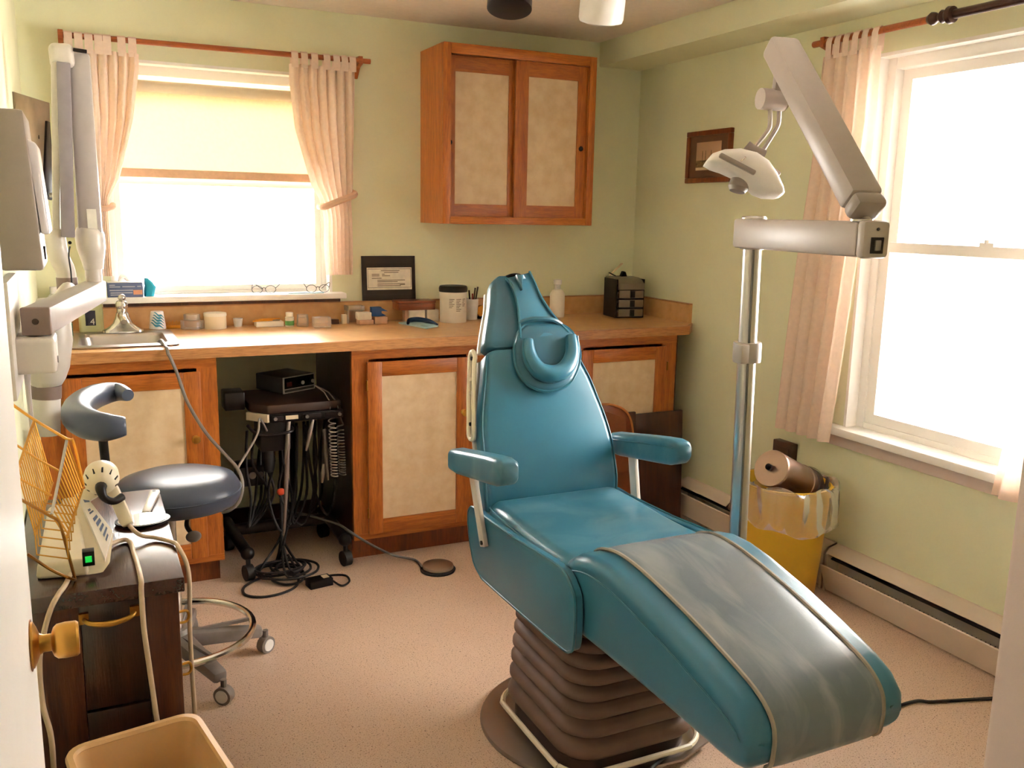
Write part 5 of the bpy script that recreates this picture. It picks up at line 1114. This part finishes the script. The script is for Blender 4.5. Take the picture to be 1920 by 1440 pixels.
part(t, 'body', MB().lathe([(.004, 0), (r_*.97, 0), (r_*.98, .003), (r_*.98, h_*.8), (.004, h_*.8)], q, n=32), 'cream_plastic'); part(t, 'lid', MB().lathe([(r_, h_*.795), (r_*1.01, h_*.80), (r_*1.01, h_*.97), (r_*.97, h_), (.004, h_)], q, n=32), 'white_plastic')
q = C(448, 613); single('small_cup', MB().lathe([(.004, 0), (.016, 0), (.020, .034), (.018, .034), (.014, .003), (.004, .003)], q+V((0, .02, 0)), n=24), 'cup_white', 'small white cup beside the round cream tub', 'cup')
# white tray with yellow sticks
q0, q1 = C(481, 614), C(534, 613); t = thing('white_tray', 'low white tray holding yellow sticks on the counter', 'tray', (q0+q1)/2)
hh = .022
part(t, 'tray', MB().box(q0[0], q1[0], q0[1], q0[1]+.06, CZ, CZ+hh, bev=.003), 'white_plastic')
for i in range(4): part(t, 'stick', MB().cyl((q0[0]-.012+.01*i, q0[1]+.012+.012*i, CZ+hh+.003+.002*(i % 2)), (q0[0]+.07+.012*i, q0[1]+.02+.010*i, CZ+hh+.004+.002*(i % 2)), .0032, n=7), 'orange_yellow')
part(t, 'lens', MB().lathe([(.004, 0), (.018, .001), (.018, .004), (.004, .005)], (q0[0]+.085, q0[1]+.03, CZ+hh+.0005), n=20), 'dull_metal')
# yellow brush
q0, q1 = C(312, 617), C(339, 615.5); t = thing('nail_brush', 'yellow nail brush with upright bristles beside the patterned cup', 'brush', (q0+q1)/2)
part(t, 'handle', MB().box(q0[0], q1[0], q0[1]+.004, q0[1]+.026, CZ, CZ+.014, bev=.003), 'orange_yellow')
for i in range(11): part(t, 'bristle', MB().cyl((q0[0]+.004+(q1[0]-q0[0]-.008)*i/10, q0[1]+.012+.006*(i % 2), CZ+.013), (q0[0]+.004+(q1[0]-q0[0]-.008)*i/10, q0[1]+.012+.006*(i % 2), CZ+.026+.003*(i % 3)), .0014, n=5), 'orange_yellow')
# patterned paper cup (upside down)
q = C(297, 621)+V((0, .025, 0)); q[2] = .918
t = thing('paper_cup', 'white paper cup with a teal swoosh pattern standing upside down behind the sink', 'cup', q)
pcup = part(t, 'cup', MB().lathe([(.004, 0), (.031, 0), (.032, .003), (.024, .068), (.022, .070), (.004, .068)], q, n=32), 'cup_white')
for i in range(5):
    z0_ = .012+.010*i; aa = np.linspace(-2.6+.12*i, -.9+.1*i, 12)
    def rr(z): return .0318-(z-.003)/.065*.008+.0004
    mb = MB().loft([[(q[0]+(rr(z)+o)*math.cos(a), q[1]+(rr(z)+o)*math.sin(a), q[2]+z) for z, o in ((zc-.0035*w_, 0), (zc-.0035*w_, .0005), (zc+.0035*w_, .0005), (zc+.0035*w_, 0))] for a, zc, w_ in [(a, z0_+.014-.010*k/11*2+.003*math.sin(k), .25+math.sin(PI*k/11)) for k, a in enumerate(aa)]])
    part(pcup, 'swoosh', mb, 'teal_print')
# soap jug with printed label and dark green box behind the sink
q = C(179, 624)+V((-.012, .04, 0)); q[1] = 3.823
t = thing('soap_jug', 'pale green plastic jug with a dark number label behind the sink', 'jug', q)
hh = .135
part(t, 'body', MB().loft([[(q[0]+px, q[1]+py, CZ+z) for px, py in rrect(.044*s_, .0185*s_, .016*s_)] for s_, z in ((.95, 0), (1, .004), (1, .09), (.85, hh), (.4, hh+.02), (.36, hh+.04))]), 'green_bottle', smooth=60)
part(t, 'cap', MB().lathe([(.017, hh+.03), (.017, hh+.055), (.004, hh+.056)], (q[0], q[1], CZ), n=18), 'green_dark')
lb = part(t, 'label', MB().box(q[0]-.02, q[0]+.016, q[1]-.0198, q[1]-.0180, CZ+.03, CZ+.088), 'navy', 'dark label')
part(lb, 'lettering', text_mesh('4', (q[0]-.004, q[1]-.0202, CZ+.034), (1, 0, 0), (0, 0, 1), .034), 'lamp_white')
q = C(130, 634); single('small_box', box(q[0]-.012, q[0]+.014, q[1]+.0, q[1]+.04, .9171, CZ+.054, bev=.002), 'green_dark', 'small dark green box at the sink end of the counter', 'box')
# drawer organiser
q0, q1 = C(1130, 590), C(1156, 597); q2 = C(1208, 596)
o0 = V((q1[0], q1[1], CZ)); ex = V((q2[0]-q1[0], q2[1]-q1[1], 0)); W_ = np.linalg.norm(ex); ex /= W_; ey = V((-ex[1], ex[0], 0)); D_o = .16; Ho = ztop(1180, 520, o0[1]+.05)-CZ
t = thing('drawer_organizer', 'black desktop organizer with three smoky drawers in the counter corner', 'organizer', o0+ex*W_/2)
def OB(u0, u1, d0, d1, z0, z1, bev=0): 
    f_ = lambda u, d, z: o0+ex*u+ey*d+V((0, 0, z)); return MB().hexa([f_(u0, d0, z0), f_(u1, d0, z0), f_(u1, d1, z0), f_(u0, d1, z0), f_(u0, d0, z1), f_(u1, d0, z1), f_(u1, d1, z1), f_(u0, d1, z1)], bev)
part(t, 'case_side', OB(0, .006, .012, D_o, 0, Ho*.97), 'black_plastic'); part(t, 'case_side', OB(W_-.006, W_, .012, D_o, 0, Ho*.97), 'black_plastic'); part(t, 'case_back', OB(.006, W_-.006, D_o-.005, D_o, 0, Ho), 'black_plastic')
for z_ in (0, .235, .465, .70): part(t, 'shelf', OB(.006, W_-.006, .010, D_o-.005, z_*Ho, z_*Ho+.006), 'black_plastic')
for z_ in (.035, .27, .50):
    dr = part(t, 'drawer', OB(.009, W_-.009, .0, .008, z_*Ho+.001, (z_+.19)*Ho, .002), 'smoke_drawer', 'smoky clear drawer front'); part(dr, 'drawer_pull', OB(W_*.46, W_*.62, -.004, .002, z_*Ho+.002, (z_+.18)*Ho, .001), 'black_plastic')
    part(t, 'drawer_tray', OB(.010, W_-.010, .010, D_o-.02, z_*Ho+.002, (z_+.1)*Ho), 'dark_brown')
part(t, 'lid', MB().loft([[o0+ex*u+ey*d+V((0, 0, z)) for u in (.004, W_-.004)]+[o0+ex*u+ey*d+V((0, 0, z-.005)) for u in (W_-.004, .004)] for d, z in ((.004, Ho*.74), (.006, Ho*.86), (.03, Ho*.95), (.07, Ho*.99), (D_o-.005, Ho))]), 'smoke_drawer', 'smoky clear domed lid')
lt = o0+ex*.03+ey*.10+V((0, 0, Ho+.0005))
t = thing('wooden_stick', 'pale wooden spatula stick propped on the organizer lid', 'stick', lt)
part(t, 'stick', MB().beam(lt+V((-.01, .034, .004)), lt+V((.065, .045, .062)), .012, .004, bev=.001, w1=.016), 'panel_laminate')
t = thing('binder_clip', 'small black binder clip lying on the organizer lid', 'clip', lt+V((.05, 0, 0)))
part(t, 'clip_body', MB().prism([lt+V((.035, .0, 0)), lt+V((.068, .0, 0)), lt+V((.060, .0, .022)), lt+V((.048, 0, .026))], (0, .02, 0)), 'black_plastic')
part(t, 'clip_arm', MB().beam(lt+V((-.035, .0, .02)), lt+V((.0, .0, .004)), .012, .004), 'dark_metal'); part(t, 'clip_arm', MB().beam(lt+V((.0, .0, .003)), lt+V((.036, .0, .004)), .004, .003), 'dark_metal')

# ================================================================ ON THE SILL
SZ = 1.0423
g0, g1 = atz(200, 560, SZ), atz(268, 559, SZ); gy = 3.858
gx0, gx1 = aty(201, 540, gy)[0], aty(268, 540, gy)[0]; gz = ztop(235, 530, gy)-SZ
t = thing('glove_box', 'blue grey box of disposable gloves with pale lettering on the window sill', 'box', ((gx0+gx1)/2, gy+.04, SZ))
bxo = part(t, 'carton', box(gx0, gx1, gy, gy+.060, SZ, SZ+gz, bev=.001), 'glove_blue')
part(t, 'carton_top', box(gx0+.002, gx1-.002, gy+.002, gy+.058, SZ+gz, SZ+gz+.002), 'lamp_white')
part(bxo, 'price_label', box(gx1-.036, gx1-.003, gy-.0012, gy, SZ+.010, SZ+.028), 'label_orange', 'small orange label')
for (a, b, z_) in ((.06, .22, .80), (.06, .36, .68), (.42, .78, .69), (.84, .95, .70), (.06, .72, .44), (.08, .70, .27), (.08, .42, .13)):
    part(bxo, 'print_line', box(gx0+(gx1-gx0)*a, gx0+(gx1-gx0)*b, gy-.0008, gy, SZ+gz*z_, SZ+gz*(z_+.07)), 'text_pale')
part(t, 'glove_tuft', MB().tube([(gx0+.045, gy+.04, SZ+gz+.001), (gx0+.055, gy+.04, SZ+gz+.018), (gx0+.068, gy+.045, SZ+gz+.02), (gx0+.078, gy+.045, SZ+gz+.006), (gx0+.092, gy+.05, SZ+gz+.002)], [.004, .009, .010, .007, .003], n=8), 'cup_white')
tx0, tx1 = aty(269, 540, 3.90)[0], aty(290, 540, 3.90)[0]
single('tissue_pack', MB().loft([[V((tx0+.004, 3.87, SZ))+V((px, py+.025, z)) for px, py in [(a*s_+.015+sh, b*s_) for a, b in rrect(.018, .022, .012)]] for s_, z, sh in ((1, 0, 0), (1.1, .02, .002), (1.15, .038, .006), (.9, .055, .0), (.4, .072, -.008))]), 'cyan_tissue', 'crumpled bright turquoise wrapper beside the glove box on the sill', 'wrapper', smooth=70)
for nm, cxp, cyp, sgn, lab in ((0, 495, 546, 1, 'wire rimmed eyeglasses lying open in the middle of the sill'), (1, 596, 538, -1, 'wire rimmed eyeglasses lying under the tied back curtain')):
    c = atz(cxp, cyp, SZ); c[1] = min(c[1], 3.93); c = V((aty(cxp, cyp, 3.89)[0], 3.89, SZ))
    t = thing('eyeglasses', lab, 'eyeglasses', c)
    for k in (-1, 1):
        part(t, 'lens_rim', MB().tube([c+V((k*.028+.022*math.cos(a), .0, .018+.016*math.sin(a))) for a in np.linspace(0, 2*PI, 14, endpoint=False)], .0014, n=5, closed=True, smooth=0), 'dark_metal')
        part(t, 'temple', MB().tube([c+V((k*.05, 0, .024)), c+V((k*.055+.01*sgn, -.018, .045)), c+V((k*.03+.02*sgn, -.025, .055 if k == sgn else .02))], .0014, n=5), 'dark_metal')
    part(t, 'bridge', MB().tube([c+V((-.007, 0, .022)), c+V((0, 0, .026)), c+V((.007, 0, .022))], .0014, n=5), 'dark_metal')
single('ruler_strip', box(aty(540, 549, 3.87)[0], aty(606, 547, 3.87)[0], 3.856, 3.872, SZ, SZ+.004), 'mask_blue', 'pale blue plastic strip lying along the sill edge', 'strip')
single('small_bottle', MB().lathe([(.004, 0), (.02, 0), (.021, .003), (.021, .05), (.012, .06), (.014, .062), (.014, .085), (.004, .086)], (-.105, 3.885, 1.0005), n=22), 'cup_white', 'small white bottle on the backsplash ledge behind the x-ray arm', 'bottle')

# ================================================================ CERTIFICATE, PICTURE
xa_, xb_ = aty(680, 520, 3.895)[0], aty(780, 520, 3.895)[0]; za_, zb2 = 1.0005, ztop(730, 480, 3.905)
t = thing('framed_certificate', 'dark matted certificate standing on the backsplash ledge against the wall', 'certificate', ((xa_+xb_)/2, 3.905, za_))
def lean(x, z, o): f_ = (z-za_)/(zb2-za_); return V((x, 3.899+.013*f_-o, z))
def lplate(u0, u1, v0, v1, o0, o1):
    x0_, x1_ = xa_+(xb_-xa_)*u0, xa_+(xb_-xa_)*u1; z0_, z1_ = za_+(zb2-za_)*v0, za_+(zb2-za_)*v1
    return MB().hexa([lean(x0_, z0_, o1), lean(x1_, z0_, o1), lean(x1_, z0_, o0), lean(x0_, z0_, o0), lean(x0_, z1_, o1), lean(x1_, z1_, o1), lean(x1_, z1_, o0), lean(x0_, z1_, o0)])
part(t, 'mat_board', lplate(0, 1, 0, 1, -.006, 0), 'mat_dark', 'dark brown glossy mat')
cf = part(t, 'certificate_paper', lplate(.09, .93, .24, .74, 0, .001), 'paper_white')
for a in ((.105, .915, .705, .715), (.105, .915, .285, .292)): part(cf, 'border_line', lplate(*a, .001, .0014), 'ink_dark')
for a in ((.105, .110, .285, .715), (.910, .915, .285, .715)): part(cf, 'border_line', lplate(*a, .001, .0014), 'ink_dark')
for a, b, v in ((.35, .70, .67), (.41, .68, .63), (.18, .32, .59), (.37, .42, .59), (.18, .32, .555), (.37, .52, .555), (.18, .36, .50), (.28, .80, .455), (.28, .66, .42), (.28, .80, .37), (.28, .72, .33), (.70, .80, .35)):
    part(cf, 'text_line', lplate(a, b, v-.008, v+.008, .001, .0013), 'ink')
# picture on the right wall
py0, py1, pz0, pz1 = 3.175, 3.49, 1.548, 1.775
t = thing('framed_picture', 'small framed photograph of sailing boats on the wall behind the dental lamp', 'picture', (XR, (py0+py1)/2, pz0))
for a, b, c, d_ in ((py0, py1, pz1-.022, pz1), (py0, py1, pz0, pz0+.022), (py0, py0+.022, pz0+.022, pz1-.022), (py1-.022, py1, pz0+.022, pz1-.022)): part(t, 'frame_bar', box(XR-.018, XR, a, b, c, d_, bev=.003), 'frame_wood')
part(t, 'mat_board', box(XR-.009, XR-.002, py0+.022, py1-.022, pz0+.022, pz1-.022), 'mat_brown')
ph = part(t, 'photograph', box(XR-.0105, XR-.009, py0+.07, py1-.07, pz0+.055, pz1-.05), 'photo_sky', 'faded brown harbour photograph')
part(ph, 'shoreline', box(XR-.0112, XR-.0105, py0+.07, py1-.07, pz0+.068, pz0+.098), 'photo_dark'); part(ph, 'foreground', box(XR-.0111, XR-.0105, py0+.07, py1-.07, pz0+.056, pz0+.066), 'paper')
for yy in (3.35, 3.372, 3.31): part(ph, 'mast', box(XR-.0113, XR-.0105, yy, yy+.004, pz0+.095, pz0+.14), 'photo_dark')

# ================================================================ RIGHT SIDE: HEATER, BIN, BOARD
def heater(label, y0, y1, openp):
    t = thing('baseboard_heater', label, 'heater', (XR, (y0+y1)/2, 0))
    part(t, 'back_plate', box(XR-.006, XR, y0, y1, .02, .178), 'heater_enamel')
    part(t, 'top_cover', MB().prism([(XR, y0, .178), (XR, y0, .170), (XR-.045, y0, .160), (XR-.060, y0, .145), (XR-.063, y0, .148), (XR-.047, y0, .166)], (0, y1-y0, 0)), 'heater_enamel')
    part(t, 'damper', MB().prism([(XR-.012, y0+.02, .150), (XR-.055, y0+.02, .128), (XR-.056, y0+.02, .132), (XR-.013, y0+.02, .154)], (0, y1-y0-.04, 0)), 'heater_dark')
    if openp: part(t, 'front_panel', MB().prism([(XR-.062, y0+.01, .006), (XR-.100, y0+.01, .112), (XR-.097, y0+.01, .116), (XR-.092, y0+.01, .110), (XR-.056, y0+.01, .010)], (0, y1-y0-.02, 0)), 'heater_enamel')
    else: part(t, 'front_panel', MB().prism([(XR-.060, y0+.01, .012), (XR-.068, y0+.01, .112), (XR-.064, y0+.01, .116), (XR-.056, y0+.01, .016)], (0, y1-y0-.02, 0)), 'heater_enamel')
    part(t, 'heating_tube', MB().cyl((XR-.032, y0+.02, .065), (XR-.032, y1-.02, .065), .009, n=10), 'fin_dark')
    n_ = int((y1-y0)/.018); mb = MB()
    for i in range(n_): yy = y0+.04+i*.018*(y1-y0-.08)/(n_*.018); mb.box(XR-.052, XR-.010, yy, yy+.0012, .03, .075)
    f_ = part(t, 'fins', mb, 'fin_dark', smooth=0); f_['kind'] = 'stuff'
    for yy in (y0, y1-.012): part(t, 'end_cap', MB().prism([(XR, yy, 0), (XR, yy, .178), (XR-.046, yy, .167), (XR-.066, yy, .145), (XR-.066, yy, 0)], (0, .012, 0)), 'heater_enamel')
heater('cream baseboard heater by the yellow bin with its front panel tilted open', 1.15, 2.40, True)
heater('cream baseboard heater behind the dental light pole with a dark slot', 2.41, 3.36, False)
# yellow bin with liner
bxc, byc = 2.315, 2.455
t = thing('yellow_bin', 'tall yellow plastic bin with a clear liner folded over its rim', 'bin', (bxc, byc, 0))
HB = .430
part(t, 'body', MB().lathe([(.01, 0), (.128, 0), (.132, .004), (.163, HB), (.168, HB+.003), (.168, HB+.010), (.158, HB+.010), (.156, HB), (.126, .008), (.01, .008)], (bxc, byc, 0), n=48), 'yellow_plastic', smooth=50)
rows = []; rb = random.Random(5)
ph_ = [rb.uniform(0, 6) for _ in range(6)]
def liner_r(a, f_): return .010*math.sin(5*a+ph_[0]+f_*2)+.007*math.sin(9*a+ph_[1]-f_*3)+.004*math.sin(17*a+ph_[2])
prof = [(.142, HB-.10, .1), (.150, HB-.03, .2), (.160, HB+.012, .5), (.172, HB+.020, .8), (.181, HB+.008, .9), (.184, HB-.04, 1.), (.182, HB-.10, 1.), (.186, HB-.118, 1.2), (.178, HB-.134, .8)]
mb = MB(); mb.open = True
for k, (r_, z_, s_) in enumerate(prof):
    rows.append([(bxc+(r_+max(liner_r(a, k*.3)*s_, -.006 if k > 4 else -.02))*math.cos(a), byc+(r_+max(liner_r(a, k*.3)*s_, -.006 if k > 4 else -.02))*math.sin(a), z_+(.018*math.sin(2*a+1.2+k*.1)*(1 if k > 5 else .3)+.008*math.sin(7*a+ph_[3]))) for a in np.linspace(0, 2*PI, 97)])
mb.sheet(rows); part(t, 'liner', mb, 'bag_film', 'clear plastic bin liner', smooth=80)
for a0 in (-1.35, -.75):
    part(t, 'liner_fold', MB().tube([(bxc+.186*math.cos(a0+.05*k)*(1+.01*k), byc+.186*math.sin(a0+.05*k)*(1+.01*k), HB-.01-.04*k) for k in range(4)], [.003, .006, .006, .003], n=6), 'bag_film')
# metal canister lying in the bin
c0 = aty(1447, 869, 2.405); c1 = aty(1513, 906, 2.474)
c0[2] -= .018; c1[2] -= .014; ax = (c1-c0)/np.linalg.norm(c1-c0); Lc = np.linalg.norm(c1-c0)
t = thing('metal_canister', 'brushed metal canister with black knob tipped into the yellow bin', 'canister', c0-V((0, 0, .07)))
part(t, 'body', MB().lathe([(.004, 0), (.064, 0), (.067, .004), (.067, Lc*.72), (.070, Lc*.73), (.070, Lc*.78), (.066, Lc*.79), (.066, Lc), (.004, Lc)], c0, ax, n=40), 'canister_metal')
part(t, 'lid', MB().lathe([(.060, -.003), (.066, -.003), (.068, .0), (.068, .010), (.066, .011)], c0, ax, n=40), 'canister_metal'); part(t, 'knob', MB().lathe([(.006, 0), (.006, -.008), (.012, -.012), (.012, -.024), (.004, -.026)], c0, ax, n=20), 'black_plastic', 'black lid knob')
part(t, 'base_band', MB().lathe([(.068, Lc*.86), (.072, Lc*.87), (.072, Lc*1.02), (.004, Lc*1.02)], c0, ax, n=40), 'dark_brown')
# brown cover box on the wall behind
b0 = atx(1455, 822, XR-.02); b1 = atx(1490, 830, XR-.02)
t = thing('wall_outlet', 'dark brown surface mounted outlet box on the wall above the bin', 'outlet', (XR, (b0[1]+b1[1])/2, .40))
part(t, 'box', box(XR-.035, XR, b1[1], b0[1], .38, b0[2], bev=.004), 'socket_brown'); part(t, 'cover', box(XR-.040, XR-.034, b1[1]+.012, b0[1]-.012, .40, b0[2]-.02, bev=.002), 'socket_brown')
# boards leaning on the end cabinet
def lean_board(name, label, x0, x1, y0, top, m_, th=.014, dy=.03):
    return single(name, MB().hexa([(x0, y0, 0), (x1, y0, 0), (x1, y0+th, 0), (x0, y0+th, 0), (x0, y0+dy, top), (x1, y0+dy, top), (x1, y0+dy+th, top), (x0, y0+dy+th, top)], bev=.001), m_, label, 'board')
lean_board('board', 'wide dark brown board leaning against the end cabinet near the heater', 2.12, 2.445, 3.255, .525, 'brown_board')
lean_board('board', 'dark brown board leaning behind the chair back beside the leather strap', 1.93, 2.17, 3.225, .545, 'brown_board')
s0 = [aty(1120, 757, 3.2), aty(1140, 757, 3.2), aty(1160, 763, 3.2), aty(1174, 775, 3.2), aty(1181, 795, 3.2), aty(1184, 830, 3.2), aty(1184, 880, 3.2)]
t = thing('leather_bag', 'brown leather bag with a stitched curved flap behind the chair arm', 'bag', (2.0, 3.20, 0))
bag = [(p[0], p[2]) for p in s0]+[(s0[-1][0], 0), (1.86, 0), (1.86, .50)]
part(t, 'bag_body', MB().prism([(x_, 3.185, z_) for x_, z_ in bag], (0, .032, 0), bev=.004), 'tan_leather'); part(t, 'stitched_edge', MB().tube([(p[0], 3.183, p[2]) for p in s0], .005, n=8), 'stitch', 'orange stitched edge')
part(t, 'flap', MB().prism([(s0[0][0], 3.178, s0[0][2]-.02), (s0[3][0]-.015, 3.178, s0[3][2]-.015), (s0[4][0]-.012, 3.178, .30), (1.88, 3.178, .30)], (0, .006, 0)), 'tan_leather')
# cable on the floor to the right, and lead under the leg rest
cord('floor_cable', [V((1.58, 1.62, .006)), atz(1690, 1322, .006), atz(1750, 1316, .006), atz(1830, 1311, .006), atz(1868, 1309, .006)], .005, 'black_rubber', 'dark cable running across the floor past the leg rest')
cord('foot_switch_lead', [V((1.31, 1.72, .0305)), V((1.26, 1.70, .0305)), V((1.205, 1.672, .029)), V((1.175, 1.64, .010)), V((1.17, 1.60, .006)), V((1.25, 1.52, .006)), V((1.36, 1.46, .006))], .005, 'black_rubber', 'dark lead curling from the chair base plate')

# ================================================================ CEILING SPOTLIGHTS
def spot(label, u, v, zlow, r, m_, tilt, L_):
    c = atz(u, v, zlow); ax = V(tilt); ax /= np.linalg.norm(ax)
    t = thing('spotlight', label, 'spotlight', (c[0], c[1], ZC))
    top = c-ax*L_
    prof = [(r*.70, 0), (r*.74, -.002), (r*.95, -.006), (r, -.016), (r, -L_*.75), (r*.85, -L_*.92), (r*.4, -L_), (.004, -L_)] if m_ != 'black_plastic' else [(r*.92, 0), (r, -.003), (r, -L_*.8), (r*.8, -L_*.95), (.004, -L_)]
    part(t, 'shade', MB().lathe(prof, c, ax, n=36), m_); part(t, 'lamp_disc', MB().lathe([(.004, -.012), (r*.7, -.012), (r*.72, -.002), (.004, -.004)], c, ax, n=30), 'black_plastic' if m_ == 'black_plastic' else 'lamp_white')
    st0 = c-ax*L_*.6; part(t, 'stem', MB().tube([st0, V((st0[0], st0[1], ZC-.02))], .008, n=8, smooth=0), m_); part(t, 'canopy', MB().lathe([(.045, 0), (.045, -.01), (.03, -.02), (.004, -.02)], (st0[0], st0[1], ZC), n=24), m_)
spot('black ceiling spotlight hanging near the wall cabinet', 955, 18, 2.035, .072, 'black_plastic', (-.15, -.25, -1), .12)
spot('white ceiling spotlight hanging beside the soffit', 1126, 44, 2.02, .074, 'lamp_white', (.12, .35, -1), .15)
